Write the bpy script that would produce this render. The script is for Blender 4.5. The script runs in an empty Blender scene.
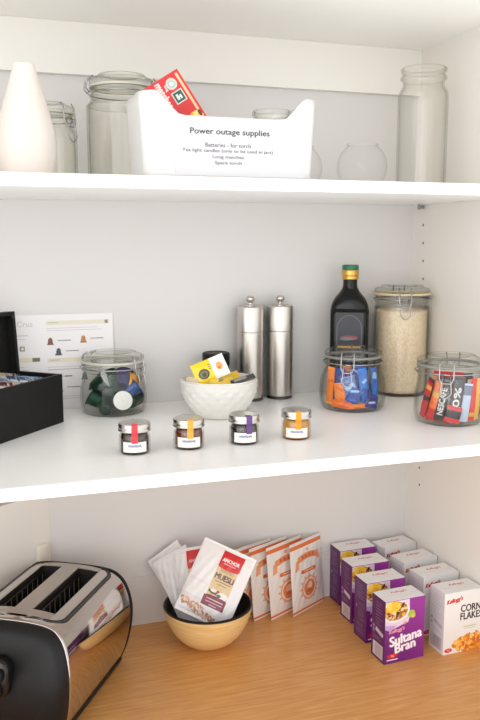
import bpy, bmesh, math, random
import numpy as np
from mathutils import Vector, Matrix
random.seed(7); rng = np.random.default_rng(7)
SC = bpy.context.scene
COL = SC.collection
PI = math.pi

# ---------------------------------------------------------------- colours
def lin(c):
    c = np.asarray(c, float) / 255.0
    return np.where(c <= 0.04045, c / 12.92, ((c + 0.055) / 1.055) ** 2.4)

# ---------------------------------------------------------------- materials
def new_mat(name):
    m = bpy.data.materials.new(name); m.use_nodes = True
    nt = m.node_tree
    return m, nt, nt.nodes['Principled BSDF']

def plain(name, rgb, rough=.5, metal=0., bump=0., bscale=200., coat=0., spec=.5, trans=0., sss=0.):
    m, nt, b = new_mat(name)
    b.inputs['Base Color'].default_value = (*lin(rgb), 1)
    b.inputs['Roughness'].default_value = rough
    b.inputs['Metallic'].default_value = metal
    b.inputs['Coat Weight'].default_value = coat
    b.inputs['Specular IOR Level'].default_value = spec
    b.inputs['Transmission Weight'].default_value = trans
    if sss:
        b.inputs['Subsurface Weight'].default_value = sss
        b.inputs['Subsurface Scale'].default_value = .004
    if bump:
        tc = nt.nodes.new('ShaderNodeTexCoord'); n = nt.nodes.new('ShaderNodeTexNoise'); bp = nt.nodes.new('ShaderNodeBump')
        n.inputs['Scale'].default_value = bscale; bp.inputs['Strength'].default_value = bump; bp.inputs['Distance'].default_value = .002
        nt.links.new(tc.outputs['Object'], n.inputs['Vector']); nt.links.new(n.outputs['Fac'], bp.inputs['Height'])
        nt.links.new(bp.outputs['Normal'], b.inputs['Normal'])
    return m

def printed(name, rough=.5, coat=0.):
    m, nt, b = new_mat(name)
    a = nt.nodes.new('ShaderNodeAttribute'); a.attribute_name = 'Col'
    nt.links.new(a.outputs['Color'], b.inputs['Base Color'])
    b.inputs['Roughness'].default_value = rough; b.inputs['Coat Weight'].default_value = coat
    return m

def thin_glass(name, centre, edge, gloss=.45):
    m = bpy.data.materials.new(name); m.use_nodes = True
    nt = m.node_tree; nt.nodes.clear()
    out = nt.nodes.new('ShaderNodeOutputMaterial'); mix = nt.nodes.new('ShaderNodeMixShader')
    tr = nt.nodes.new('ShaderNodeBsdfTransparent'); gl = nt.nodes.new('ShaderNodeBsdfGlossy')
    gl.inputs['Roughness'].default_value = .03
    lw = nt.nodes.new('ShaderNodeLayerWeight'); lw.inputs['Blend'].default_value = .35
    pw = nt.nodes.new('ShaderNodeMath'); pw.operation = 'POWER'; pw.inputs[1].default_value = 2.2
    mc = nt.nodes.new('ShaderNodeMix'); mc.data_type = 'RGBA'
    mc.inputs[6].default_value = (*lin(centre), 1); mc.inputs[7].default_value = (*lin(edge), 1)
    lf = nt.nodes.new('ShaderNodeLayerWeight'); lf.inputs['Blend'].default_value = .5
    p5 = nt.nodes.new('ShaderNodeMath'); p5.operation = 'POWER'; p5.inputs[1].default_value = 4.5
    mu = nt.nodes.new('ShaderNodeMath'); mu.operation = 'MULTIPLY_ADD'; mu.inputs[1].default_value = gloss; mu.inputs[2].default_value = .03
    L = nt.links.new
    L(lw.outputs['Facing'], pw.inputs[0]); L(pw.outputs[0], mc.inputs[0]); L(mc.outputs[2], tr.inputs['Color'])
    L(lf.outputs['Facing'], p5.inputs[0]); L(p5.outputs[0], mu.inputs[0]); L(mu.outputs[0], mix.inputs[0])
    L(tr.outputs[0], mix.inputs[1]); L(gl.outputs[0], mix.inputs[2]); L(mix.outputs[0], out.inputs['Surface'])
    return m

def wood(name, c1, c2, c3, scale, stretch, rough=.35, coat=.15):
    m, nt, b = new_mat(name); L = nt.links.new; N = nt.nodes.new
    tc = N('ShaderNodeTexCoord'); mp = N('ShaderNodeMapping'); mp.inputs['Scale'].default_value = stretch
    n1 = N('ShaderNodeTexNoise'); n1.inputs['Scale'].default_value = scale; n1.inputs['Detail'].default_value = 8; n1.inputs['Distortion'].default_value = .6
    r = N('ShaderNodeValToRGB'); e = r.color_ramp.elements
    e[0].position = .3; e[0].color = (*lin(c1), 1); e[1].position = .72; e[1].color = (*lin(c3), 1)
    k = e.new(.52); k.color = (*lin(c2), 1)
    L(tc.outputs['Object'], mp.inputs['Vector']); L(mp.outputs[0], n1.inputs['Vector']); L(n1.outputs['Fac'], r.inputs[0]); L(r.outputs[0], b.inputs['Base Color'])
    b.inputs['Roughness'].default_value = rough; b.inputs['Coat Weight'].default_value = coat; b.inputs['Coat Roughness'].default_value = .25
    return m

def brushed(name, rgb, rough, stretch):
    m, nt, b = new_mat(name); L = nt.links.new; N = nt.nodes.new
    b.inputs['Base Color'].default_value = (*lin(rgb), 1); b.inputs['Metallic'].default_value = 1; b.inputs['Roughness'].default_value = rough
    tc = N('ShaderNodeTexCoord'); mp = N('ShaderNodeMapping'); mp.inputs['Scale'].default_value = stretch
    n = N('ShaderNodeTexNoise'); n.inputs['Scale'].default_value = 60; n.inputs['Detail'].default_value = 4
    mr = N('ShaderNodeMapRange'); mr.inputs['To Min'].default_value = rough - .02; mr.inputs['To Max'].default_value = rough + .04
    L(tc.outputs['Object'], mp.inputs['Vector']); L(mp.outputs[0], n.inputs['Vector']); L(n.outputs['Fac'], mr.inputs['Value']); L(mr.outputs[0], b.inputs['Roughness'])
    b.inputs['Anisotropic'].default_value = .4
    return m

M = {}
M['laminate'] = plain('white_laminate', (248, 246, 243), .32, bump=.03, bscale=900)
M['wall'] = plain('wall_paint', (216, 213, 211), .6, bump=.04, bscale=300)
M['side'] = plain('side_panel_laminate', (234, 229, 222), .45, bump=.03, bscale=500)
M['ceil'] = plain('cabinet_top_paint', (247, 245, 240), .6, bump=.03, bscale=300)
M['rail'] = plain('rail_paint', (236, 233, 227), .5)
M['taupe'] = plain('taupe_board', (172, 154, 138), .6, bump=.05, bscale=200)
M['hole'] = plain('pin_hole_dark', (70, 64, 60), .8)
M['worktop'] = wood('timber_worktop', (198, 136, 72), (210, 151, 86), (219, 163, 99), 9, (1.6, 22, 22), .36)
M['bamboo'] = wood('bamboo_bowl', (226, 186, 122), (234, 198, 138), (239, 208, 152), 9, (2, 2, 22), .4)
M['bowl_dark'] = plain('dark_bowl_lacquer', (38, 30, 26), .4)
M['ceramic'] = plain('white_ceramic', (232, 230, 224), .28, coat=.2)
M['vase'] = plain('matt_white_ceramic', (222, 212, 203), .45, bump=.03, bscale=120)
M['plastic'] = plain('white_plastic', (222, 221, 221), .35)
M['glass'] = thin_glass('clear_glass', (254, 254, 253), (212, 214, 209))
M['glass_green'] = thin_glass('greenish_glass', (254, 254, 252), (192, 196, 186))
M['glass_faint'] = thin_glass('faint_glass', (255, 255, 255), (236, 236, 234), .25)
M['steel'] = brushed('brushed_steel', (206, 201, 195), .30, (40, 40, 1))
M['steel_dark'] = plain('dark_steel', (92, 88, 84), .35, 1)
M['wire'] = plain('clip_wire', (172, 172, 172), .22, 1)
M['rubber'] = plain('rubber_seal', (214, 196, 160), .6)
M['seal_grey'] = plain('grey_seal', (140, 140, 134), .4)
M['rubber_pale'] = plain('pale_seal', (206, 203, 188), .5)
M['chrome'] = plain('polished_steel', (205, 200, 196), .06, 1)
M['satin'] = plain('satin_steel', (186, 178, 170), .3, 1)
M['black_plastic'] = plain('black_plastic', (20, 20, 22), .46, spec=.3, bump=.05, bscale=900)
M['black_gloss'] = plain('gloss_black', (16, 16, 17), .25)
M['slot_dark'] = plain('slot_inside', (26, 22, 20), .6)
M['black_wood'] = plain('black_stained_wood', (22, 21, 21), .55, spec=.25, bump=.12, bscale=160)
M['bottle_glass'] = plain('dark_bottle_glass', (12, 13, 11), .10, spec=.3)
M['cap_green'] = plain('green_cap', (28, 108, 74), .35)
M['cap_gold'] = plain('gold_collar', (214, 170, 86), .3, .8)
M['jam_lid'] = plain('silver_lid', (200, 196, 190), .22, 1)
M['jam_red'] = plain('dark_red_jam', (52, 16, 14), .15, coat=.6)
M['jam_amber'] = plain('brown_marmalade', (108, 44, 14), .15, coat=.6)
M['jam_black'] = plain('blackcurrant_jam', (22, 16, 20), .15, coat=.6)
M['jam_gold'] = plain('golden_marmalade', (206, 140, 36), .15, coat=.6)
M['caps_green'] = plain('dark_green_foil', (24, 62, 44), .32, .55)
M['caps_purple'] = plain('purple_foil', (66, 58, 112), .3, .6)
M['caps_blue'] = plain('blue_foil', (58, 84, 140), .3, .6)
M['caps_gold'] = plain('gold_foil', (198, 146, 62), .3, .7)
M['foil'] = plain('silver_foil_lid', (222, 222, 218), .42, .35, bump=.1, bscale=250)
M['cream'] = plain('cream_plastic', (222, 215, 203), .4)
M['paper'] = printed('printed_paper', .6)
M['card'] = printed('printed_card', .35, .15)
M['film'] = printed('printed_film', .3, .2)
M['foilprint'] = printed('printed_foil', .28, .3)

def rice_mat():
    m, nt, b = new_mat('rice_grain'); L = nt.links.new; N = nt.nodes.new
    tc = N('ShaderNodeTexCoord'); mp = N('ShaderNodeMapping'); mp.inputs['Scale'].default_value = (1, 1, .6)
    v = N('ShaderNodeTexVoronoi'); v.inputs['Scale'].default_value = 330
    r = N('ShaderNodeValToRGB'); r.color_ramp.elements[0].color = (*lin((246, 230, 204)), 1); r.color_ramp.elements[1].color = (*lin((226, 200, 164)), 1)
    r.color_ramp.elements[1].position = .9
    bp = N('ShaderNodeBump'); bp.inputs['Strength'].default_value = .5; bp.inputs['Distance'].default_value = .002; bp.invert = True
    L(tc.outputs['Object'], mp.inputs[0]); L(mp.outputs[0], v.inputs['Vector']); L(v.outputs['Distance'], r.inputs[0]); L(r.outputs[0], b.inputs['Base Color'])
    L(v.outputs['Distance'], bp.inputs['Height']); L(bp.outputs['Normal'], b.inputs['Normal']); b.inputs['Roughness'].default_value = .6
    return m
M['rice'] = rice_mat()

# ---------------------------------------------------------------- mesh builder
class MB:
    def __init__(s): s.v = []; s.f = []; s.m = []; s.c = []; s.n = 0; s.sm = []
    def add(s, v, f, mat=0, col=None, smooth=True):
        v = np.asarray(v, float).reshape(-1, 3)
        if col is None: c = np.ones((len(v), 3))
        else:
            c = np.asarray(col, float)
            if c.ndim == 1: c = np.tile(c, (len(v), 1))
        s.v.append(v); s.c.append(c)
        s.f += [tuple(int(i) + s.n for i in q) for q in f]
        s.m += [mat] * len(f); s.sm += [smooth] * len(f); s.n += len(v)
        return s
    def build(s, name, mats, parent=None, loc=None, rot=None, mat4=None):
        me = bpy.data.meshes.new(name)
        V = np.concatenate(s.v)
        me.from_pydata([tuple(p) for p in V], [], s.f)
        if not isinstance(mats, (list, tuple)): mats = [mats]
        for k in mats: me.materials.append(k if not isinstance(k, str) else M[k])
        me.polygons.foreach_set('material_index', s.m); me.polygons.foreach_set('use_smooth', s.sm)
        C = np.concatenate(s.c)
        if not np.all(C == 1):
            a = me.color_attributes.new('Col', 'FLOAT_COLOR', 'POINT')
            a.data.foreach_set('color', np.concatenate([C, np.ones((len(C), 1))], 1).ravel())
        me.update()
        o = bpy.data.objects.new(name, me); COL.objects.link(o)
        place(o, loc, rot, mat4)
        if parent: o.parent = parent
        return o

def place(o, loc=None, rot=None, mat4=None):
    if mat4 is not None: o.matrix_world = mat4
    if loc is not None: o.location = loc
    if rot is not None: o.rotation_euler = (0, 0, rot) if isinstance(rot, (int, float)) else rot

def tag(o, label, cat, group=None, kind=None):
    o['label'] = label; o['category'] = cat
    if group: o['group'] = group
    if kind: o['kind'] = kind
    return o

def thing(name, label, cat, loc=(0, 0, 0), rot=0, group=None, mat4=None):
    o = bpy.data.objects.new(name, None); COL.objects.link(o); o.empty_display_size = .02
    if mat4 is not None: place(o, mat4=mat4)
    else: place(o, loc, rot)
    return tag(o, label, cat, group)

def copy_tree(root, loc, rot=None, label=None, deep=True):
    r = root.copy(); COL.objects.link(r); r.location = loc
    if rot is not None: r.rotation_euler = (0, 0, rot)
    if label: r['label'] = label
    for ch in list(root.children):
        c = ch.copy(); COL.objects.link(c); c.parent = r
        for g in list(ch.children):
            d = g.copy(); COL.objects.link(d); d.parent = c
    return r

def lathe(prof, n=48, mod=None):
    """profile of (r, z) outside-up order; returns verts, faces"""
    P = [np.array(q, float) for q in prof]; prof = []
    for k, q in enumerate(P):               # crisp corners: support points beside every sharp turn
        sharp = False
        if 0 < k < len(P) - 1:
            a, b = q - P[k - 1], P[k + 1] - q; la, lb = np.hypot(*a), np.hypot(*b)
            if la > 1e-7 and lb > 1e-7: sharp = (a @ b) / (la * lb) < .93
        if sharp: prof.append(tuple(q - a / la * min(.0006, .3 * la)))
        prof.append(tuple(q))
        if sharp: prof.append(tuple(q + b / lb * min(.0006, .3 * lb)))
    V = []; F = []; K = len(prof)
    for k, (r, z) in enumerate(prof):
        for i in range(n):
            a = 2 * PI * i / n
            rr = max(r, 1e-5) * (mod(a, z, k) if mod else 1)
            V.append((rr * math.cos(a), rr * math.sin(a), z))
    for k in range(K - 1):
        for i in range(n):
            j = (i + 1) % n
            F.append((k * n + i, k * n + j, (k + 1) * n + j, (k + 1) * n + i))
    return V, F

def smooth_prof(pts, per=6):
    """Catmull-Rom through the points"""
    P = [np.array(p, float) for p in pts]; out = []
    for i in range(len(P) - 1):
        p0 = P[max(i - 1, 0)]; p1 = P[i]; p2 = P[i + 1]; p3 = P[min(i + 2, len(P) - 1)]
        for t in np.linspace(0, 1, per, endpoint=False):
            out.append(tuple(.5 * ((2 * p1) + (-p0 + p2) * t + (2 * p0 - 5 * p1 + 4 * p2 - p3) * t * t + (-p0 + 3 * p1 - 3 * p2 + p3) * t ** 3)))
    out.append(tuple(P[-1])); return out

def rbox(size, r=.002, seg=2, centre=(0, 0, 0)):
    bm = bmesh.new(); bmesh.ops.create_cube(bm, size=1)
    for v in bm.verts: v.co = Vector((v.co.x * size[0], v.co.y * size[1], v.co.z * size[2])) + Vector(centre)
    if r > 0: bmesh.ops.bevel(bm, geom=bm.edges[:], offset=r, segments=seg, affect='EDGES', profile=.5)
    bm.verts.index_update()
    V = [tuple(v.co) for v in bm.verts]; F = [tuple(v.index for v in f.verts) for f in bm.faces]; bm.free()
    return V, F

def tube(pts, r, n=8, closed=False):
    P = [Vector(p) for p in pts]; K = len(P); V = []; F = []
    prev = None
    for i, p in enumerate(P):
        if closed: t = (P[(i + 1) % K] - P[i - 1]).normalized()
        else: t = (P[min(i + 1, K - 1)] - P[max(i - 1, 0)]).normalized()
        if prev is None:
            a = t.orthogonal().normalized()
        else:
            a = (prev - t * prev.dot(t)).normalized()
        prev = a; b = t.cross(a)
        for k in range(n):
            q = 2 * PI * k / n; w = p + (a * math.cos(q) + b * math.sin(q)) * r
            V.append(tuple(w))
    for i in range(K if closed else K - 1):
        j = (i + 1) % K
        for k in range(n):
            l = (k + 1) % n
            F.append((i * n + k, i * n + l, j * n + l, j * n + k))
    if not closed:
        F.append(tuple(range(n - 1, -1, -1))); F.append(tuple((K - 1) * n + k for k in range(n)))
    return V, F

def xf(VF, m):
    V, F = VF
    return [tuple(m @ Vector(p)) for p in V], F

# ---------------------------------------------------------------- painting (pigment of printed things)
_glyph = {}
def glyphs(s):
    if s in _glyph: return _glyph[s]
    cu = bpy.data.curves.new('lettering', 'FONT'); cu.body = s; cu.resolution_u = 3
    o = bpy.data.objects.new('lettering', cu); COL.objects.link(o)
    dg = bpy.context.evaluated_depsgraph_get(); me = o.evaluated_get(dg).to_mesh(); me.calc_loop_triangles()
    v = np.array([p.co[:2] for p in me.vertices]); t = np.array([tuple(q.vertices) for q in me.loop_triangles])
    o.evaluated_get(dg).to_mesh_clear(); bpy.data.objects.remove(o); bpy.data.curves.remove(cu)
    _glyph[s] = (v, t); return v, t

class Canvas:
    """colours over a w x h rectangle (any unit), origin bottom-left"""
    def __init__(s, w, h, nx, bg):
        s.w = w; s.h = h; s.nx = nx; s.ny = max(2, int(round(nx * h / w)))
        s.a = np.tile(lin(bg), (s.ny, s.nx, 1)).astype(float)
        s.X, s.Y = np.meshgrid(np.linspace(0, w, s.nx), np.linspace(0, h, s.ny))
    def put(s, mask, c): s.a[mask] = lin(c); return s
    def rect(s, x0, y0, x1, y1, c, rot=0):
        cx, cy = (x0 + x1) / 2, (y0 + y1) / 2; a = math.radians(rot)
        u = (s.X - cx) * math.cos(a) + (s.Y - cy) * math.sin(a); v = -(s.X - cx) * math.sin(a) + (s.Y - cy) * math.cos(a)
        return s.put((abs(u) <= (x1 - x0) / 2) & (abs(v) <= (y1 - y0) / 2), c)
    def ell(s, cx, cy, rx, ry, c, rot=0):
        a = math.radians(rot)
        u = (s.X - cx) * math.cos(a) + (s.Y - cy) * math.sin(a); v = -(s.X - cx) * math.sin(a) + (s.Y - cy) * math.cos(a)
        return s.put((u / rx) ** 2 + (v / ry) ** 2 <= 1, c)
    def poly(s, pts, c):
        ins = np.zeros(s.X.shape, bool); n = len(pts)
        for i in range(n):
            x1, y1 = pts[i]; x2, y2 = pts[(i + 1) % n]
            k = ((y1 > s.Y) != (y2 > s.Y))
            with np.errstate(divide='ignore', invalid='ignore'):
                ins ^= k & (s.X < (x2 - x1) * (s.Y - y1) / ((y2 - y1) if y2 != y1 else 1e-9) + x1)
        return s.put(ins, c)
    def text(s, t, cx, cy, hgt, c, width=None, rot=0, shear=0, bold=0., mix=1.):
        v, tr = glyphs(t); v = v.copy()
        lo, hi = v.min(0), v.max(0); v -= (lo + hi) / 2
        k = hgt / (hi[1] - lo[1]); kx = width / (hi[0] - lo[0]) if width else k
        v = v * [kx, k]; v[:, 0] += shear * v[:, 1]
        a = math.radians(rot); R_ = np.array([[math.cos(a), -math.sin(a)], [math.sin(a), math.cos(a)]]); v = v @ R_.T + [cx, cy]
        S = 3; dx = s.w / (s.nx - 1); dy = s.h / (s.ny - 1)
        cov = np.zeros((s.ny * S, s.nx * S), bool)
        gx = (np.arange(s.nx * S) + .5) / S * dx - dx / 2; gy = (np.arange(s.ny * S) + .5) / S * dy - dy / 2
        offs = [(0, 0)] if not bold else [(0, 0), (bold, 0), (-bold, 0), (0, bold * .7), (0, -bold * .7)]
        for ox, oy in offs:
            for q in tr:
                p = v[q] + [ox, oy]
                x0, y0 = p.min(0); x1, y1 = p.max(0)
                i0, i1 = np.searchsorted(gx, [x0, x1]); j0, j1 = np.searchsorted(gy, [y0, y1])
                if i1 <= i0 or j1 <= j0: continue
                Xs, Ys = np.meshgrid(gx[i0:i1], gy[j0:j1])
                def e(a_, b_): return (b_[0] - a_[0]) * (Ys - a_[1]) - (b_[1] - a_[1]) * (Xs - a_[0])
                e1, e2, e3 = e(p[0], p[1]), e(p[1], p[2]), e(p[2], p[0])
                cov[j0:j1, i0:i1] |= ((e1 >= 0) & (e2 >= 0) & (e3 >= 0)) | ((e1 <= 0) & (e2 <= 0) & (e3 <= 0))
        f = cov.reshape(s.ny, S, s.nx, S).mean((1, 3))[..., None] * mix
        s.a = s.a * (1 - f) + lin(c) * f
        return s
    def speck(s, cx, cy, rx, ry, cols, n, size, seed=0):
        g = np.random.default_rng(seed)
        for i in range(n):
            a = g.uniform(0, 2 * PI); q = math.sqrt(g.uniform(0, 1))
            k = size * g.uniform(.6, 1.3)
            s.ell(cx + q * rx * math.cos(a), cy + q * ry * math.sin(a), k, k * g.uniform(.45, .9), cols[int(g.integers(len(cols)))], g.uniform(0, 180))
        return s
    def lines(s, x0, x1, ys, t, c, ragged=0, seed=0):
        g = np.random.default_rng(seed)
        for y in ys: s.rect(x0, y - t / 2, x1 - g.uniform(0, ragged) * (x1 - x0), y + t / 2, c)
        return s
    def grid(s, fn, flip=False):
        """mesh grid; fn(x, y) -> xyz arrays in metres"""
        x, y, z = fn(s.X, s.Y)
        V = np.stack(np.broadcast_arrays(x, y, z), -1).reshape(-1, 3)
        F = []
        for j in range(s.ny - 1):
            b = j * s.nx
            for i in range(s.nx - 1):
                q = (b + i, b + i + 1, b + s.nx + i + 1, b + s.nx + i)
                F.append(q[::-1] if flip else q)
        return V, F, s.a.reshape(-1, 3)

def pillow(cv, back, t, seal=.05, wrinkle=0., seed=0, belly=0.):
    """soft pack: canvas in metres, lies in local XZ, front towards -Y, base at z=0"""
    mb = MB(); g = np.random.default_rng(seed); ph = g.uniform(0, 6, 6)
    def bulge(X, Y):
        u = X / cv.w; v = np.clip((Y / cv.h - seal) / (1 - 2 * seal), 0, 1)
        f = np.clip(1 - np.abs(2 * u - 1) ** 2.6, 0, 1) ** .75 * np.clip(1 - np.abs(2 * v - 1) ** 3.0, 0, 1) ** .8
        f = f * (1 + belly * (0.5 - v))
        w = wrinkle * (np.sin(u * 23 + 9 * v + ph[0]) * np.sin(v * 17 - 6 * u + ph[1]) + .6 * np.sin(u * 41 - 19 * v + ph[2])) * np.sqrt(f)
        return t / 2 * f + w
    V, F, c = cv.grid(lambda X, Y: (X, -bulge(X, Y) - .0002, Y)); mb.add(V, F, 0, c)
    cb = Canvas(cv.w, cv.h, 14, back)
    V, F, c = cb.grid(lambda X, Y: (X, bulge(X, Y) + .0002, Y), True); mb.add(V, F, 0, c)
    return mb

def cyl_label(cv, r, zb, a0=0.):
    """wrap canvas (metres) round a cylinder, centred on -Y"""
    def fn(X, Y):
        a = (X - cv.w / 2) / r + a0
        return r * np.sin(a), -r * np.cos(a), Y + zb
    return cv.grid(fn)

# ---------------------------------------------------------------- camera
CAM = (-.8044, -1.368, .697)
def cam_basis(yaw, pitch, roll):
    cy, sy = math.cos(yaw), math.sin(yaw)
    f0 = Vector((sy, cy, 0)); r0 = Vector((cy, -sy, 0)); u0 = Vector((0, 0, 1))
    f = f0 * math.cos(pitch) + u0 * math.sin(pitch); u = u0 * math.cos(pitch) - f0 * math.sin(pitch)
    r = r0 * math.cos(roll) + u * math.sin(roll); u2 = u * math.cos(roll) - r0 * math.sin(roll)
    return r, u2, f
r_, u_, f_ = cam_basis(.3204, -.149, -.0004)
cd = bpy.data.cameras.new('camera'); cam = bpy.data.objects.new('camera', cd); COL.objects.link(cam)
cam.matrix_world = Matrix(((r_.x, u_.x, -f_.x, CAM[0]), (r_.y, u_.y, -f_.y, CAM[1]), (r_.z, u_.z, -f_.z, CAM[2]), (0, 0, 0, 1)))
cd.sensor_fit = 'VERTICAL'; cd.sensor_height = 36; cd.lens = 799.67 / 720 * 36; cd.clip_start = .05
SC.camera = cam

def turn(x, y, extra=0.):
    """turn about Z so that local -Y looks out of the cupboard towards someone standing before it"""
    dx, dy = CAM[0] - x, CAM[1] - y
    return math.atan2(dx, -dy) + extra

# ---------------------------------------------------------------- the setting
def struct(name, mb, mats, parent=None, **k):
    o = mb.build(name, mats, parent, **k)
    if not parent: o['kind'] = 'structure'
    return o
def box(x0, x1, y0, y1, z0, z1, r=0.):
    return rbox((x1 - x0, y1 - y0, z1 - z0), r, 2, ((x0 + x1) / 2, (y0 + y1) / 2, (z0 + z1) / 2))
def mbox(*a, r=0.): return MB().add(*box(*a, r), smooth=False)
S1, S1B, S2, S2B, TOP = .7795, .7625, .4125, .396, 1.042
XL = -1.5
struct('wall_back', mbox(XL, .02, 0, .03, -.04, 1.09), 'wall')
struct('wall_right', MB().add([(x, y, z) for x in (0, .02) for y, z in ((0, -.04), (0, 1.09), (-.335, 1.09), (-.335, .47), (-.445, .39), (-.445, -.04))],
   [(0, 1, 2, 3, 4, 5), (11, 10, 9, 8, 7, 6)] + [((i + 1) % 6, i, 6 + i, 6 + (i + 1) % 6) for i in range(6)], smooth=False), 'side')
struct('wall_left', mbox(XL - .02, XL, -.47, .03, S2B, 1.09), 'side')
struct('ceiling', mbox(XL, 0, -.340, 0, TOP, TOP + .03), 'ceil')
struct('trim_1', mbox(XL, 0, -.012, 0, .9607, TOP, r=.001), 'rail')           # rail along the top of the back
struct('baseboard_back', mbox(-.70, 0, -.004, 0, 0.0, .092, r=.0006), 'wall')
wr = bpy.data.objects['wall_right']
for i, (y, z) in enumerate([(-.0345, .7245), (-.0365, .6912), (-.0385, .6578), (-.0405, .6242), (-.050, .2596), (-.052, .226)]):
    V, F = lathe([(0, 0), (.0024, 0)], 12)
    MB().add(*xf((V, F), Matrix.Translation((-.0003, y, z)) @ Matrix.Rotation(-PI / 2, 4, 'Y')), smooth=False).build('pin_hole', 'hole', wr)
# angled side panel of the lower niche
pd = Vector((math.sin(math.radians(58)), math.cos(math.radians(58)), 0)); pn = Vector((pd.y, -pd.x, 0))
A = Vector((-.699, -.0005, 0)); B = A - pd * .62
def slab(p, q, n, t, z0, z1):
    c = [p, q, q - n * t, p - n * t]
    V = [(v.x, v.y, z0) for v in c] + [(v.x, v.y, z1) for v in c]
    return V, [(0, 1, 2, 3), (7, 6, 5, 4), (0, 4, 5, 1), (1, 5, 6, 2), (2, 6, 7, 3), (3, 7, 4, 0)]
struct('wall_side', MB().add(*slab(A, B, pn, .018, 0, .2665), smooth=False), 'side')
struct('trim_2', MB().add(*slab(A - pn * .03 - pd*.03, B - pn * .03, pn, .01, 0, S2B - .001), smooth=False), 'taupe')

wt = mbox(XL, 0, -.62, 0, -.038, 0, r=.002).build('worktop', 'worktop')
tag(wt, 'honey brown timber worktop under the toaster and cereal boxes', 'worktop')
s = mbox(XL, -.0005, -.331, -.0125 + .012, S1B, S1, r=.0012).build('shelf', 'laminate')
tag(s, 'upper white laminate shelf carrying the vase, white bin and glass jars', 'shelf', 'white cupboard shelves')
s = mbox(XL, -.0005, -.4355, -.0005, S2B, S2, r=.0012).build('shelf', 'laminate')
tag(s, 'middle white laminate shelf carrying the pepper mills and jam jars', 'shelf', 'white cupboard shelves')
# shelf pin under the upper shelf
V, F = lathe([(0, 0), (.003, 0), (.003, .009), (.0048, .009), (.0048, .011), (0, .011)], 16)
sp = MB().add(*xf((V, F), Matrix.Translation((0, -.034, S1B - .0052)) @ Matrix.Rotation(-PI / 2, 4, 'Y'))).build('shelf_pin', 'wire')
tag(sp, 'small metal pin holding up the upper shelf at the side wall', 'shelf pin')

# ---------------------------------------------------------------- clip-top jars
def jar_body(prof, t, mat, parent, floor=.005, n=64):
    """prof: outer (r,z) from the base edge up to the lip"""
    inner = [(max(r - t, .001), max(z, floor)) for r, z in prof][::-1]
    P = [(0, 0)] + prof + inner + [(0, floor)]
    return MB().add(*lathe(P, n)).build('glass_body', mat, parent)

def clip_jar(name, label, R, Rn, H, loc, front, mat='glass', seal='rubber_pale', belly='round', seal_r=None, wire_side=0., lid_h=.013, n=64):
    """hinged glass jar; H is the whole height with the lid; `front` = turn about Z of the clasp"""
    t = thing(name, label, 'jar', loc, front, 'clip-top glass jars')
    zn = H - lid_h - .006                        # top of glass body
    if belly == 'round':
        pr = [(R * .80, 0), (R * .92, .003), (R * .985, .014), (R, .030), (R * .985, .045), (R * .93, zn - .030), (Rn * .965, zn - .018), (Rn * .95, zn - .014)]
    else:
        pr = [(R * .90, 0), (R * .97, .002), (R, .008), (R, .02), (R, zn - .034), (R * .985, zn - .026), (Rn * .975, zn - .018), (Rn * .96, zn - .014)]
    pr = smooth_prof(pr, 4)
    pr += [(Rn * 1.0, zn - .0125), (Rn * 1.01, zn - .0095), (Rn * .965, zn - .008), (Rn * .97, zn - .005), (Rn, zn - .003), (Rn, zn)]
    jar_body(pr, .0028, M[mat], t, n=n)
    sr = seal_r or Rn * 1.0
    MB().add(*lathe([(sr - .007, zn + .0002), (sr - .0005, zn + .0002), (sr, zn + .001), (sr, zn + .003), (sr - .0005, zn + .0038), (sr - .007, zn + .0038), (sr - .007, zn + .0002)], 64)).build('seal', seal, t)
    z0 = zn + .004
    lp = [(0, z0 - .002), (Rn - .011, z0 - .002), (Rn - .007, z0), (Rn - .001, z0), (Rn, z0 + .002), (Rn, z0 + lid_h * .45), (Rn - .003, z0 + lid_h * .62), (Rn - .010, z0 + lid_h * .70),
          (Rn - .013, z0 + lid_h), (Rn - .02, z0 + lid_h * 1.02), (Rn - .024, z0 + lid_h * .85), (0, z0 + lid_h * .82)]
    MB().add(*lathe(lp, 64)).build('lid', mat, t)
    # wire: band round the neck, bail over the lid, clasp at the front, hinge behind
    mw = MB(); rw = Rn + .0022; zb = zn - .0075
    mw.add(*tube([(rw * math.cos(a), rw * math.sin(a), zb) for a in np.linspace(0, 2 * PI, 40, endpoint=False)], .0011, 6, True))
    mw.build('neck_wire', 'wire', t)
    w = .0105
    mc = MB()
    yf = -(Rn + .003)
    mc.add(*tube([(-w, yf + .004, z0 + lid_h * .78), (-w, yf - .001, z0 + lid_h * .3), (-w * 1.02, yf - .004, zn - .012), (-w * .7, yf - .0055, zn - .020), (w * .7, yf - .0055, zn - .020), (w * 1.02, yf - .004, zn - .012), (w, yf - .001, z0 + lid_h * .3), (w, yf + .004, z0 + lid_h * .78)], .0012, 6))
    mc.build('bail_wire', 'wire', t)
    ml = MB()
    ml.add(*tube([(-w * .55, yf, zn - .006), (-w * .62, yf - .006, zn - .018), (-w * .8, yf - .009, zn - .034), (-w * .25, yf - .0095, zn - .041), (w * .25, yf - .0095, zn - .041), (w * .8, yf - .009, zn - .034), (w * .62, yf - .006, zn - .018), (w * .55, yf, zn - .006)], .0011, 6))
    ml.build('clasp_lever', 'wire', t)
    mh = MB(); yb = Rn + .002
    for sx in (-1, 1):
        mh.add(*tube([(sx * w, yb - .006, z0 + lid_h * .75), (sx * w, yb + .003, z0 + lid_h * .35), (sx * w * .9, yb + .005, zn - .002), (sx * w * .8, yb, zb)], .0012, 6))
    mh.add(*tube([(-w, yb + .004, zn + .002), (w, yb + .004, zn + .002)], .0012, 6))
    mh.build('hinge_wire', 'wire', t)
    return t

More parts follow.
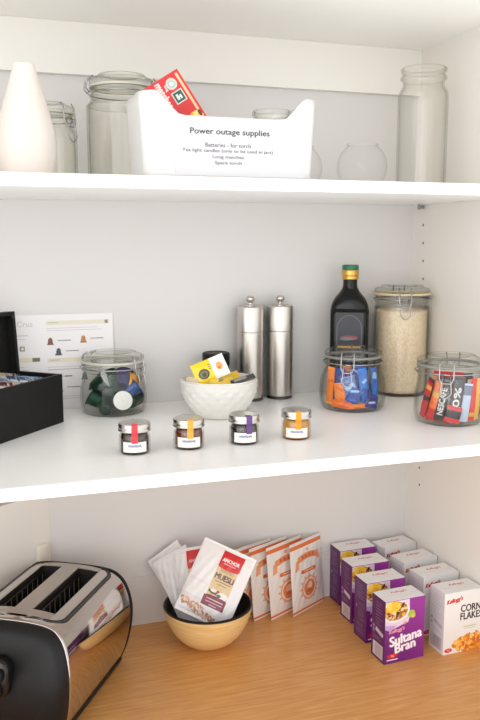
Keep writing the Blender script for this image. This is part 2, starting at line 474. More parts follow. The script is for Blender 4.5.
# --- middle shelf jars
JC = (-.591, -.0535); clip_jar('clip_jar', 'round clip-top jar of dark green coffee capsules in front of the brochure', .0548, .0515, .1035, (*JC, S2), turn(*JC, .85))
JB = (-.1975, -.150); clip_jar('clip_jar', 'round clip-top jar of blue and orange sweets before the dark bottle', .0560, .0480, .1070, (*JB, S2), turn(*JB, -.16), seal='seal_grey')
JD = (-.0985, -.2916); clip_jar('clip_jar', 'round clip-top jar packed with coffee sticks by the side wall', .0545, .0515, .1085, (*JD, S2), turn(*JD, -.08), seal='seal_grey')
JR = (-.0535, -.0570); clip_jar('clip_jar', 'tall clip-top jar of pale rice in the shelf corner', .0500, .0500, .2040, (*JR, S2), turn(*JR, .12), belly='straight', seal='rubber', seal_r=.0535)

# --- upper shelf jars
J2 = (-.685, -.12); clip_jar('clip_jar', 'greenish clip-top jar standing behind the white vase', .0375, .0335, .1190, (*J2, S1), turn(*J2, .75), mat='glass_green', belly='straight')
J3 = (-.5795, -.125); clip_jar('clip_jar', 'tall empty clip-top jar behind the white bin', .0530, .0480, .1635, (*J3, S1), turn(*J3, 1.75), mat='glass_green', belly='straight', lid_h=.016)

# ---------------------------------------------------------------- jar contents
def rice():
    c = [(0, .0056), (.042, .0056), (.0445, .0075), (.0464, .012), (.0466, .14), (.0466, .1545), (.044, .157), (.03, .158), (.012, .1572), (0, .1575)]
    o = MB().add(*lathe(c, 72)).build('rice', 'rice', loc=(*JR, S2))
    tag(o, 'pale rice grains filling the tall corner jar', 'rice', kind='stuff')
rice()

def capsule_tree(colour):
    t = thing('coffee_capsule', 'coffee capsule', 'coffee capsule', (0, 0, 0), 0, 'coffee capsules in the jar')
    MB().add(*lathe([(0, 0), (.0085, .0002), (.0095, .0012), (.0112, .008), (.0122, .0115), (.0148, .0250), (.0150, .0262), (.0168, .0264), (.0172, .0270), (.0168, .0277), (.0155, .0278)], 32)).build('capsule_cup', colour, t)
    MB().add(*lathe([(.0158, .0276), (.0130, .0279), (.0005, .0280)], 32)).build('foil_lid', 'foil', t)
    return t
caps = [  # x right, y away, z, lid direction (x,y,z), colour, label
    (-.022, -.020, .0520, (.80, -.25, .55), 'caps_green', 'dark green coffee capsule tilted up under the jar neck'),
    (-.001, -.020, .0450, (.15, .75, .55), 'caps_green', 'dark green coffee capsule in the middle of the jar showing its closed end'),
    (-.026, -.019, .0240, (-.8, .25, .5), 'caps_green', 'dark green coffee capsule against the jar wall on the brochure side, rim turned out'),
    (-.013, -.030, .0160, (.1, .8, .3), 'caps_green', 'dark green coffee capsule at the jar bottom beside the pale foil disc'),
    (.013, -.0315, .0245, (.12, -.96, .18), 'caps_green', 'coffee capsule showing its round pale foil lid to the front'),
    (.017, -.014, .0560, (.2, .7, .6), 'caps_purple', 'purple coffee capsule below the jar lid'),
    (.029, -.012, .0480, (.1, .5, .8), 'caps_gold', 'gold coffee capsule by the jar clasp'),
    (.027, -.016, .0380, (.75, .25, .55), 'caps_blue', 'blue coffee capsule edge-on behind the pale foil disc'),
    (.031, -.010, .0210, (.2, .8, .2), 'caps_green', 'dark green coffee capsule low on the clasp side of the jar'),
    (-.010, .016, .0210, (.2, .3, .9), 'caps_green', 'dark green coffee capsule at the back of the jar, low down'),
    (.022, .022, .0220, (-.3, .2, .9), 'caps_green', 'dark green coffee capsule at the back corner of the jar'),
    (-.006, .018, .0510, (-.4, .4, .8), 'caps_green', 'dark green coffee capsule at the back of the jar, high up'),
]
protos = {}
th = turn(*JC)
for (x, y, z, d, colr, lab) in caps:
    q = Vector(d).normalized().to_track_quat('Z', 'Y').to_matrix().to_4x4()
    m4 = Matrix.Translation((*JC, S2)) @ Matrix.Rotation(th, 4, 'Z') @ Matrix.Translation((x, y, z)) @ q @ Matrix.Translation((0, 0, -.014))
    if colr in protos: t = copy_tree(protos[colr], (0, 0, 0))
    else: t = protos[colr] = capsule_tree(colr)
    t.matrix_world = m4; t['label'] = lab

def strip_canvas(w, h, base, kind, seed):
    cv = Canvas(w, h, 22, base); g = np.random.default_rng(seed)
    return cv

def pack(name, label, cat, group, cv, back, t, m4, mat='film', **k):
    o = pillow(cv, back, t, **k).build(name, mat, mat4=m4)
    return tag(o, label, cat, group)

def in_jar(J, x, y, z, yaw=0, tilt=0, roll=0, w=0.):
    return Matrix.Translation((*J, S2)) @ Matrix.Rotation(turn(*J), 4, 'Z') @ Matrix.Translation((x, y, z)) @ Matrix.Rotation(yaw, 4, 'Z') @ Matrix.Rotation(tilt, 4, 'X') @ Matrix.Rotation(roll, 4, 'Y') @ Matrix.Translation((-w / 2, 0, 0))

# sweets jar: blue and orange wrappers
BL, BL2, LB, OR, OR2 = (24, 62, 158), (30, 112, 206), (150, 196, 236), (238, 128, 34), (226, 96, 22)
def sweet(label, w, h, base, accents, J, x, y, z, yaw, tilt, roll, seed, t=.007):
    w *= 1.18; h *= 1.18; x *= 1.13; y *= 1.13
    cv = Canvas(w, h, 26, base); g = np.random.default_rng(seed)
    for c in accents:
        yy = g.uniform(.1, .8) * h; cv.rect(w * g.uniform(0, .3), yy, w * g.uniform(.6, 1), yy + h * g.uniform(.06, .2), c, g.uniform(-35, 35))
    cv.rect(0, 0, w, h * .05, tuple(min(255, int(c * 1.15 + 15)) for c in base)); cv.rect(0, h * .95, w, h, tuple(min(255, int(c * 1.15 + 15)) for c in base))
    return pack('wrapped_sweet', label, 'sweet', 'wrapped sweets in the jar', cv, base, t, in_jar(J, x, y, z, yaw, tilt, roll, w), 'foilprint', wrinkle=.0006, seed=seed)
sw = [
    ('tall orange wrapped stick at the outer side of the sweets jar', .012, .054, OR, [OR2], -.034, -.020, .010, -.6, .02, .08),
    ('broad blue wrapped sweet standing behind the orange stick', .016, .050, BL, [BL2], -.026, -.004, .010, -.5, -.05, .12),
    ('plump orange wrapped sweet in the middle of the sweets jar', .017, .026, OR, [OR2, OR], -.017, -.035, .018, -.35, -.1, -.12),
    ('flat orange sweet lying at the foot of the sweets jar', .028, .010, OR2, [OR], -.016, -.041, .008, -.3, -.3, .1),
    ('thin orange sweet lying flat beside the dark blue one', .024, .007, OR, [OR2], .007, -.043, .008, .15, -.3, -.08),
    ('pale blue crinkled wrapper in the middle of the sweets jar', .020, .038, (96, 124, 186), [LB, BL, LB], .002, -.036, .017, .05, -.08, -.25),
    ('dark blue crinkled sweet above the flat orange ones', .018, .022, BL, [LB, BL2], -.003, -.041, .017, -.1, -.1, .5),
    ('bright blue stick leaning beside the clear jar wall', .014, .054, BL2, [LB, BL], .021, -.032, .012, .5, 0, -.16),
    ('mid blue stick next to the bright blue leaning one', .013, .055, (34, 96, 190), [BL2, LB], .034, -.018, .010, .9, 0, -.12),
    ('navy sweet with white squiggle low in the sweets jar', .020, .018, (30, 40, 120), [(200, 206, 230)], .027, -.035, .008, .6, -.1, .25),
    ('purple-blue wrapper high in the sweets jar under the lid', .022, .020, (72, 70, 160), [BL, LB], .006, -.022, .050, .1, -.4, .3),
    ('blue wrapper high in the sweets jar by the clasp', .020, .022, (40, 66, 150), [BL2], -.016, -.022, .044, -.2, -.3, -.3),
    ('orange wrapped stick at the back of the sweets jar', .014, .050, OR, [OR2], -.014, .020, .010, .2, .06, .1),
    ('blue wrapped stick at the back of the sweets jar', .016, .052, BL, [BL2], .014, .020, .010, -.2, .06, -.1),
    ('dark blue sweet lying at the very bottom of the sweets jar', .030, .016, (28, 36, 96), [BL], -.004, -.012, .006, .3, -1.2, 0),
    ('blue wrapper in the centre of the sweets jar', .020, .046, (34, 80, 176), [LB], .006, -.008, .012, .3, -.03, -.05),
]
for i, (lab, w, h, b, ac, x, y, z, ya, ti, ro) in enumerate(sw): sweet(lab, w, h, b, ac, JB, x, y, z, ya, ti, ro, 40 + i)

# coffee sticks jar
RED, BLK, WHT, GLD, BRN = (196, 34, 40), (30, 26, 26), (226, 222, 222), (214, 164, 74), (96, 50, 40)
def stick(label, w, h, base, J, x, y, z, yaw, tilt, roll, seed, word=None, accents=(), t=.006):
    w *= 1.12; h *= 1.14; x *= 1.12; y *= 1.12
    if z > .06: z += .006; h /= 1.14; x /= 1.12; y /= 1.12
    cv = Canvas(w, h, 30, base)
    for (y0, y1, c) in accents: cv.rect(0, h * y0, w, h * y1, c)
    if word: cv.text(word, w * .5, h * .45, w * .55, WHT if sum(base) < 400 else (60, 60, 66), width=h * .62, rot=90, bold=w * .02)
    return pack('coffee_stick', label, 'coffee stick', 'coffee sticks in the jar', cv, base, t, in_jar(J, x, y, z, yaw, tilt, roll, w), 'foilprint', wrinkle=.0003, seed=seed)
st = [
    ('black coffee stick with white lettering at the front of the jar', .014, .060, BLK, -.013, -.038, .009, -.25, -.02, .16, 'NESCAFE', ()),
    ('dark grey coffee stick with pale lettering beside the black one', .015, .062, (74, 72, 74), .006, -.040, .009, .1, -.02, .13, '70%', ((0, .12, RED), (.12, .34, (200, 190, 190)))),
    ('orange and red striped coffee stick left of the black one', .012, .056, (226, 110, 44), -.026, -.031, .009, -.6, -.02, .28, None, ((.0, .3, RED), (.6, .72, GLD))),
    ('red coffee stick leaning on the jar wall by the rice', .012, .054, RED, -.036, -.021, .010, -.9, 0, .32, None, ((.5, .62, BLK), (.8, .9, GLD))),
    ('purple-brown coffee stick tilted behind the red one', .012, .056, (96, 54, 84), -.034, -.008, .010, -.9, 0, .3, None, ((.1, .4, BRN),)),
    ('cream and gold coffee stick near the jar neck on the rice side', .011, .058, (226, 190, 120), -.030, .002, .011, -.8, 0, .25, None, ((.3, .5, BRN),)),
    ('pale blue sugar stick in the jar of coffee sticks', .012, .052, (186, 198, 222), .020, -.037, .009, .4, 0, .12, None, ((.7, .95, (120, 124, 140)),)),
    ('bright red coffee stick beside the pale blue one', .010, .058, (214, 44, 40), .030, -.029, .009, .7, 0, .06, None, ((.1, .2, GLD),)),
    ('yellow coffee stick beside the bright red one', .011, .057, (228, 176, 78), .037, -.019, .009, 1.0, 0, .04, None, ()),
    ('dark coffee stick with gold lettering at the outer jar wall', .012, .056, (52, 42, 30), .041, -.006, .009, 1.3, 0, .05, None, ((.2, .7, (150, 120, 60)),)),
    ('red coffee stick standing in the middle of the jar', .014, .060, RED, -.004, -.028, .009, 0, 0, .05, None, ((.3, .5, WHT),)),
    ('brown coffee stick at the back of the coffee jar', .014, .058, BRN, -.014, .016, .009, .3, .04, 0, None, ()),
    ('grey coffee stick at the back of the coffee jar', .014, .058, (120, 116, 116), .014, .016, .009, -.3, .04, 0, None, ()),
    ('dark red coffee stick in the centre of the coffee jar', .014, .058, (130, 26, 34), .012, -.014, .009, .2, 0, .1, None, ()),
    ('crimson coffee stick lying across the bottom of the jar', .036, .012, (170, 40, 44), -.014, -.033, .006, -.4, -.5, .05, None, ()),
    ('red and white round coffee sachet low at the front of the jar', .020, .022, (206, 60, 58), .004, -.0455, .009, 0, -.12, .2, None, ((.25, .75, (40, 40, 50)),)),
    ('red sachet lying on top of the sticks under the jar lid', .040, .010, (206, 40, 50), -.002, -.030, .0685, 0, -.5, .04, None, ()),
    ('dark sachet lying on top beside the red one under the lid', .024, .010, (70, 40, 50), .024, -.024, .066, .5, -.5, .04, None, ()),
]
for i, (lab, w, h, b, x, y, z, ya, ti, ro, wd, ac) in enumerate(st): stick(lab, w, h, b, JD, x, y, z, ya, ti, ro, 80 + i, wd, ac)

# ---------------------------------------------------------------- middle shelf
# jam jars
def jam_jar(label, x, y, jam, strip, extra=0., strip_a=0.):
    t = thing('jam_jar', label, 'jam jar', (x, y, S2), turn(x, y, extra), 'mini jam jars in a row')
    MB().add(*lathe([(0, .002), (.0180, .002), (.0188, .0036), (.0190, .006), (.0190, .021), (.0172, .0265), (.0162, .0285), (0, .0285)], 48)).build('jam', jam, t)
    g = smooth_prof([(.0180, 0), (.0203, .0012), (.0213, .005), (.0213, .020), (.0205, .0245), (.0180, .0280), (.0174, .030)], 4)
    gi = [(r - .0016, max(z, .0016)) for r, z in g][::-1]
    MB().add(*lathe([(0, 0)] + g + gi + [(0, .0016)], 56)).build('glass_body', 'glass', t)
    MB().add(*lathe([(.0185, .0300), (.0214, .0300), (.0222, .0308), (.0223, .0318), (.0218, .0328), (.0218, .0392), (.0212, .0410), (.0198, .0418), (.0184, .0414), (.0175, .0410), (0, .0410)], 56)).build('lid', 'jam_lid', t)
    # paper seal running from the lid top down the front
    w = .0085
    path = [(.010, .0414), (.0180, .0418), (.0205, .0424), (.0218, .0414), (.0226, .0395), (.0226, .034), (.0229, .031), (.0222, .0292), (.0205, .0275), (.0212, .0245), (.0218, .0205), (.0219, .0165)]
    V = []; F = []
    for r, z in path:
        for k in range(5):
            a = strip_a + (k / 4 - .5) * w / max(r, .014); V.append((r * math.sin(a), -r * math.cos(a), z))
    for i in range(len(path) - 1):
        for k in range(4):
            b = i * 5 + k; F.append((b, b + 1, b + 6, b + 5)[::-1])
    MB().add(V, F, 0, lin(strip)).build('seal_strip', 'paper', t)
    cv = Canvas(.034, .0140, 60, (240, 236, 230)); cv.lines(.008, .027, [.0098, .0078], .0010, (160, 160, 184), .15)
    for k in range(9): cv.ell(.0085 + .0021 * k, .0088, .0007, .0013 + .0005 * (k % 3), (140, 140, 172), 30)
    cv.lines(.009, .026, [.0045], .0008, (196, 190, 190))
    V, F, c = cyl_label(cv, .02165, .0042)
    MB().add(V, F, 0, c).build('front_label', 'paper', t)
    return t
jam_jar('mini jar of dark red jam with a bright red paper seal', -.6073, -.3207, 'jam_red', (226, 62, 74))
jam_jar('mini jar of brown marmalade with an orange paper seal below the white bowl', -.5310, -.3185, 'jam_amber', (246, 170, 66), 0, .1)
jam_jar('mini jar of black jam with a purple paper seal', -.4498, -.3175, 'jam_black', (104, 70, 132), .1, .25)
jam_jar('mini jar of golden marmalade with an orange paper seal', -.3689, -.3151, 'jam_gold', (250, 156, 36), .05, .1)

# pepper mills
def mill():
    t = thing('pepper_mill', 'brushed steel pepper mill', 'pepper mill', (0, 0, 0), 0, 'pair of steel mills')
    R = .0240
    MB().add(*lathe([(0, 0), (R - .002, 0), (R - .001, .001), (R - .001, .006), (0, .006)], 56)).build('base_ring', 'steel_dark', t)
    MB().add(*lathe([(R - .0015, .0055), (R, .0062), (R, .1220), (R - .0006, .1226), (R - .0006, .1232)], 64)).build('body', 'steel', t)
    MB().add(*lathe([(R - .0006, .1232), (R, .1238), (R, .1655), (R - .0008, .1678), (R - .003, .1690), (R - .004, .1685), (0, .1683)], 64)).build('head', 'steel', t)
    MB().add(*lathe(smooth_prof([(.009, .1680), (.0088, .1705), (.0045, .1715), (.0042, .1745), (.0052, .1762), (.0074, .1790), (.0078, .1822), (.0062, .1852), (.003, .1866), (0, .1868)], 4), 32)).build('knob', 'steel', t)
    return t
m1 = mill(); m1.location = (-.3410, -.0290, S2); m1['label'] = 'brushed steel pepper mill standing directly behind the white bowl'
copy_tree(m1, (-.2840, -.0280, S2), 0, 'brushed steel pepper mill standing next to the dark bottle')

# white relief bowl
def white_bowl():
    t = thing('bowl', 'white ceramic bowl with raised lozenge relief holding spreads', 'bowl', (-.4335, -.1409, S2), 0)
    R = .0628; H = .0595
    pr = smooth_prof([(.030, 0), (.034, .0012), (.042, .009), (.053, .024), (.0603, .042), (R, .0575), (R, H)], 8)
    def mod(a, z, k):
        f = max(0, min(1, (z - .004) / .006)) * max(0, min(1, (.054 - z) / .006))
        return 1 + .034 * f * max(0, abs(math.sin(9 * a + z * 150)) + abs(math.sin(9 * a - z * 150)) - 1.15)
    V, F = lathe([(0, 0)] + pr, 144, mod)
    MB().add(V, F).build('bowl_shell', 'ceramic', t)
    inn = [(r - .0035, z + .0035) for r, z in pr[4:-1]][::-1]
    MB().add(*lathe([(R, H), (R - .001, H + .0012), (R - .0025, H + .0012), (R - .0035, H - .0005)] + inn + [(0, .006)], 96)).build('bowl_inside', 'ceramic', t)
white_bowl()

def up(x_axis, z_axis, o):
    """frame from the pack's x and its upward axis; front towards -Y"""
    x = Vector(x_axis).normalized(); z = Vector(z_axis); z = (z - x * z.dot(x)).normalized(); y = z.cross(x)
    return Matrix(((x.x, y.x, z.x, o[0]), (x.y, y.y, z.y, o[1]), (x.z, y.z, z.z, o[2]), (0, 0, 0, 1)))

YEL = (246, 214, 34)
BW = (-.4335, -.1409)
cv = Canvas(.056, .036, 80, YEL)
cv.ell(.0158, .0144, .0091, .0084, (46, 42, 40)).ell(.0158, .0144, .0067, .006, (120, 110, 60)).ell(.0158, .0132, .0037, .0036, (52, 48, 40))
cv.rect(.0316, 0, .056, .036, (244, 240, 232)).ell(.0438, .018, .0055, .0066, (240, 168, 90)).ell(.0426, .0156, .0024, .0024, (214, 110, 50)).lines(.0256, .0316, [.0264, .0228, .0192], .001, (120, 110, 40))
pack('butter_portion', 'yellow and white butter portion pack tilted on top of the bowl', 'portion pack', 'portion packs in the white bowl', cv, YEL, .009,
     up((.86, -.1, .34), (-.34, .42, .84), (-.4700, -.1500, S2 + .0520)), 'film', seal=.02)
def small(label, w, h, base, acc, o, xa, za, seed, t=.006):
    cv = Canvas(w, h, 40, base)
    g = np.random.default_rng(seed)
    for c in acc: cv.ell(g.uniform(.2, .8) * w, g.uniform(.2, .8) * h, w * .2, h * .22, c)
    return pack('portion_pack', label, 'portion pack', 'portion packs in the white bowl', cv, base, t, up(xa, za, o), 'film', seal=.03, seed=seed)
small('yellow and tan spread portion lying in front of the butter pack', .034, .022, (226, 188, 60), [(150, 130, 70), (236, 206, 90)], (-.4560, -.1720, S2 + .0500), (.9, -.1, .08), (-.05, .8, .55), 1)
small('gold portion pack lying at the back of the white bowl', .034, .024, (222, 180, 40), [(240, 206, 80)], (-.4240, -.1440, S2 + .0490), (.85, .1, .2), (-.2, .8, .55), 2)
small('pale tan portion pack at the edge of the white bowl', .022, .022, (214, 196, 160), [(190, 160, 110)], (-.4900, -.1440, S2 + .0470), (.8, -.5, .1), (0, .6, .8), 3)
cv = Canvas(.050, .012, 60, (58, 54, 52)); cv.rect(.012, .003, .034, .009, (150, 146, 142)).rect(.0, .0, .006, .012, (120, 116, 112))
pack('sugar_stick', 'dark silver stick sachet resting on the rim side of the white bowl', 'stick sachet', 'portion packs in the white bowl', cv, (58, 54, 52), .006,
     up((.9, .06, .22), (-.1, .8, .5), (-.4220, -.1570, S2 + .0500)), 'foilprint', seal=.02)

def black_jar():
    t = thing('spread_jar', 'small black-lidded dark jar standing behind the white bowl', 'jar', (-.4080, -.0400, S2))
    MB().add(*lathe(smooth_prof([(0, 0), (.021, .0), (.0235, .003), (.0238, .010), (.0238, .060), (.021, .067), (.0205, .070), (0, .070)], 4), 48)).build('glass_body', 'bottle_glass', t)
    MB().add(*lathe([(.0215, .068), (.0236, .068), (.0240, .069), (.0240, .0880), (.0230, .0898), (.0215, .0902), (.0205, .0892), (0, .0892)], 48)).build('lid', 'black_plastic', t)
black_jar()

# dark oil bottle
def bottle():
    x, y = -.1574, -.0520
    t = thing('oil_bottle', 'dark flat-sided bottle with green cap and gold collar', 'bottle', (x, y, S2), turn(x, y))
    rows = [(.0315, .023, 0), (.0340, .0255, .002), (.0348, .0262, .008), (.0350, .0264, .05), (.0350, .0264, .150), (.0345, .0260, .160), (.0325, .0250, .170), (.0270, .0220, .181), (.0195, .0175, .190), (.0148, .0140, .197), (.0130, .0130, .204), (.0128, .0128, .218), (.0126, .0126, .222)]
    R = smooth_prof([(a, z) for a, b, z in rows], 3); D = smooth_prof([(b, z) for a, b, z in rows], 3)
    n = 56; V = []; F = []
    for k, ((a, z), (b, _)) in enumerate(zip(R, D)):
        e = 2 + 3.2 * max(0, min(1, (.19 - z) / .03))
        for i in range(n):
            q = 2 * PI * i / n; c, s = math.cos(q), math.sin(q)
            V.append((a * math.copysign(abs(c) ** (2 / e), c), b * math.copysign(abs(s) ** (2 / e), s), z))
    for k in range(len(R) - 1):
        for i in range(n):
            j = (i + 1) % n; F.append((k * n + i, k * n + j, (k + 1) * n + j, (k + 1) * n + i))
    F.append(tuple(range(n - 1, -1, -1)))
    MB().add(V, F).build('bottle_body', 'bottle_glass', t)
    MB().add(*lathe([(.0135, .214), (.0150, .2145), (.0150, .2195), (.0142, .2200), (.0142, .2212), (.0152, .2218), (.0152, .2300), (.0146, .2310), (0, .231)], 40)).build('collar', 'cap_gold', t)
    MB().add(*lathe([(.0142, .2310), (.0150, .2312), (.0150, .2385), (.0140, .2402), (0, .2404)], 40)).build('cap', 'cap_green', t)
    w, h = .050, .108
    cv = Canvas(w, h, 90, (24, 24, 34))
    arch = [(.004, .0), (.046, .0), (.046, .078)] + [(.025 + .021 * math.cos(a), .078 + .024 * math.sin(a)) for a in np.linspace(0, PI, 20)] + [(.004, .078)]
    big = [(.002, .0), (.048, .0), (.048, .078)] + [(.025 + .023 * math.cos(a), .078 + .026 * math.sin(a)) for a in np.linspace(0, PI, 20)] + [(.002, .078)]
    cv.a[:] = lin((14, 15, 13)); cv.poly(big, (74, 74, 84)); cv.poly(arch, (28, 29, 44))
    cv.ell(.025, .063, .016, .004, (120, 60, 74)).ell(.02, .060, .012, .0025, (64, 110, 112)).lines(.014, .038, [.0625, .0600], .0012, (176, 92, 92))
    cv.rect(.004, .0440, .046, .0480, (216, 168, 70)).rect(.004, .012, .046, .040, (30, 30, 40))
    V, F, c = cv.grid(lambda X, Y: (X - w / 2, -.0264 - .0005 + 0 * X, Y + .048))
    MB().add(V, F, 0, c).build('front_label', 'film', t)
bottle()

# black tea box, sachets and brochure
def tea_box():
    c = Vector((-.6795, -.1075, S2)); d = Vector((-.661, -.750, 0)).normalized(); b = Vector((-d.y, d.x, 0))
    b = -b if b.y < 0 else b
    L, D, H, th = .205, .094, .0770, .006
    m4 = Matrix(((d.x, b.x, 0, c.x), (d.y, b.y, 0, c.y), (0, 0, 1, c.z), (0, 0, 0, 1)))
    # local x runs out towards the front, y runs back to the wall
    t = thing('tea_box', 'black wooden tea box standing open before the brochure', 'box', mat4=m4)
    mb = MB()
    for a in [(0, L, 0, th, 0, H), (0, L, D - th, D, 0, H), (0, th, th, D - th, 0, H), (L - th, L, th, D - th, 0, H), (th, L - th, th, D - th, 0, .005), ]:
        mb.add(*box(*a, .0006), smooth=False)
    mb.build('box_body', 'black_wood', t)
    MB().add(*box(.006, .009, th, D - th, .005, H - .012), smooth=False).build('divider', 'black_wood', t)
    lid = MB(); an = .06
    for a in [(0, L, 0, .005, 0, .096), (0, L, -.014, 0, .090, .096), (0, .006, -.014, 0, 0, .090), (L - .006, L, -.014, 0, 0, .090)]:
        lid.add(*box(*a, .0006), smooth=False)
    lo = lid.build('lid', 'black_wood', t); lo.location = (0, D + .001, H - .001); lo.rotation_euler = (-an, 0, 0)
    V, F = lathe([(0, 0), (.0035, 0), (.0035, .0008), (0, .0008)], 16)
    mg = MB().add(*xf((V, F), Matrix.Translation((.007, -.0142, .088)) @ Matrix.Rotation(PI / 2, 4, 'X'))).build('magnet', 'black_gloss', lo)
    cols = [((128, 158, 196), 'pale blue'), ((226, 222, 214), 'white'), ((60, 58, 62), 'black'), ((196, 206, 214), 'silver grey'), ((150, 40, 44), 'red'), ((206, 190, 150), 'cream'), ((74, 92, 136), 'dark blue'), ((104, 60, 50), 'brown')]
    k = 0
    for i in range(10):
        for row in (0, 1):
            cc, nm = cols[(i * 3 + row * 2) % 8]
            w, h = .038, .060 + .006 * ((i + row) % 3) / 2
            cv = Canvas(w, h, 20, cc); cv.rect(0, h * .86, w, h * .92, (236, 236, 232)); cv.rect(w * .2, h * .3, w * .8, h * .7, cols[(i + 3) % 8][0]); cv.speck(w / 2, h * .95, w / 2, h * .05, [(30, 30, 34), (240, 238, 236)], 12, .0016, i)
            x = .020 + i * .0175
            mm = m4 @ Matrix.Translation((x, .009 + row * .040 , .0205)) @ Matrix.Rotation(PI / 2, 4, 'Z') @ Matrix.Rotation(.32, 4, 'X')
            ords = ['first', 'second', 'third', 'fourth', 'fifth', 'sixth', 'seventh', 'eighth', 'ninth', 'tenth'][i]
            pack('tea_sachet', '%s tea sachet, %s from the box end in the %s' % (nm, ords, 'row along the lid' if row else 'row along the open side'), 'tea sachet', 'tea sachets in the black box', cv, cc, .006, mm, 'foilprint', seal=.02, seed=k); k += 1
tea_box()

def brochure():
    w, h = .212, .161
    cv = Canvas(w, h, 330, (232, 229, 230))
    G = (176, 172, 174); D = (120, 116, 118); T = (222, 214, 194)
    cv.text('Grands Crus', .044, .146, .0095, (190, 188, 190), width=.068)
    cv.lines(.012, .070, [.127], .0010, D, .0).lines(.012, .066, [.121], .0008, G)
    cv.rect(.056, .101, .064, .109, (140, 132, 116)).rect(.058, .103, .062, .107, (226, 222, 206)).lines(.044, .054, [.105], .001, D).lines(.066, .076, [.105], .001, T)
    cv.rect(.012, .082, .082, .090, T).rect(.076, .083, .088, .089, (110, 104, 96)).lines(.012, .074, [.074, .069], .0008, G, .3)
    for y in (.143, .080): cv.rect(.100, y, .205, y + .0075, T)
    cv.lines(.104, .120, [.147, .084], .0016, (180, 170, 150)); cv.rect(.198, .144, .203, .150, (130, 124, 116))
    cv.lines(.100, .198, [.138, .134], .0008, G, .2)
    for x, y, c in [(.106, .116, (122, 66, 48)), (.161, .118, (184, 120, 62)), (.119, .098, (62, 70, 76)), (.106, .055, (150, 104, 60)), (.161, .055, (70, 90, 70)), (.119, .036, (96, 60, 90)), (.172, .036, (60, 60, 66))]:
        cv.poly([(x - .0048, y - .005), (x + .0048, y - .005), (x + .0032, y + .004), (x + .001, y + .0062), (x - .001, y + .0062), (x - .0032, y + .004)], c).rect(x - .0056, y - .0062, x + .0056, y - .0046, tuple(int(q * .8) for q in c))
        cv.lines(x + .012, x + .032, [y + .001], .0012, D, .2).lines(x + .022, x + .034, [y + .001], .0014, (90, 88, 90))
    cv.lines(.100, .200, [.072, .068, .022, .018], .0008, G, .3)
    cv.lines(.012, .074, [.055, .050, .045, .036, .031], .0008, G, .3)
    mb = MB(); V, F, c = cv.grid(lambda X, Y: (X, 0 * X, Y)); mb.add(V, F, 0, c)
    cb = Canvas(w, h, 4, (226, 224, 224)); V, F, c = cb.grid(lambda X, Y: (X, .0004 + 0 * X, Y), True); mb.add(V, F, 0, c)
    o = mb.build('brochure', 'card'); o.location = (-.793, -.0075, S2 + .0003); o.rotation_euler = (-.04, 0, 0)
    tag(o, 'white printed coffee capsule chart leaning on the back wall', 'brochure')
brochure()

# ---------------------------------------------------------------- upper shelf
def vase():
    pr = smooth_prof([(.024, 0), (.0315, .003), (.0365, .020), (.0383, .042), (.0365, .062), (.0300, .088), (.0228, .112), (.0175, .131), (.0152, .140), (.0138, .1452), (.0105, .1462), (.0070, .1462)], 6)
    mod = lambda a, z, k: 1 + .012 * abs(math.sin(4.5 * a)) * min(1, z / .02) * min(1, max(0, (.14 - z) / .05))
    x, y = -.7288, -.24
    o = MB().add(*lathe([(0, 0)] + pr + [(.0055, .144), (.006, .12), (0, .118)], 90, mod)).build('vase', 'vase', loc=(x, y, S1))
    tag(o, 'teardrop-shaped matt white vase on the upper shelf', 'vase')
vase()

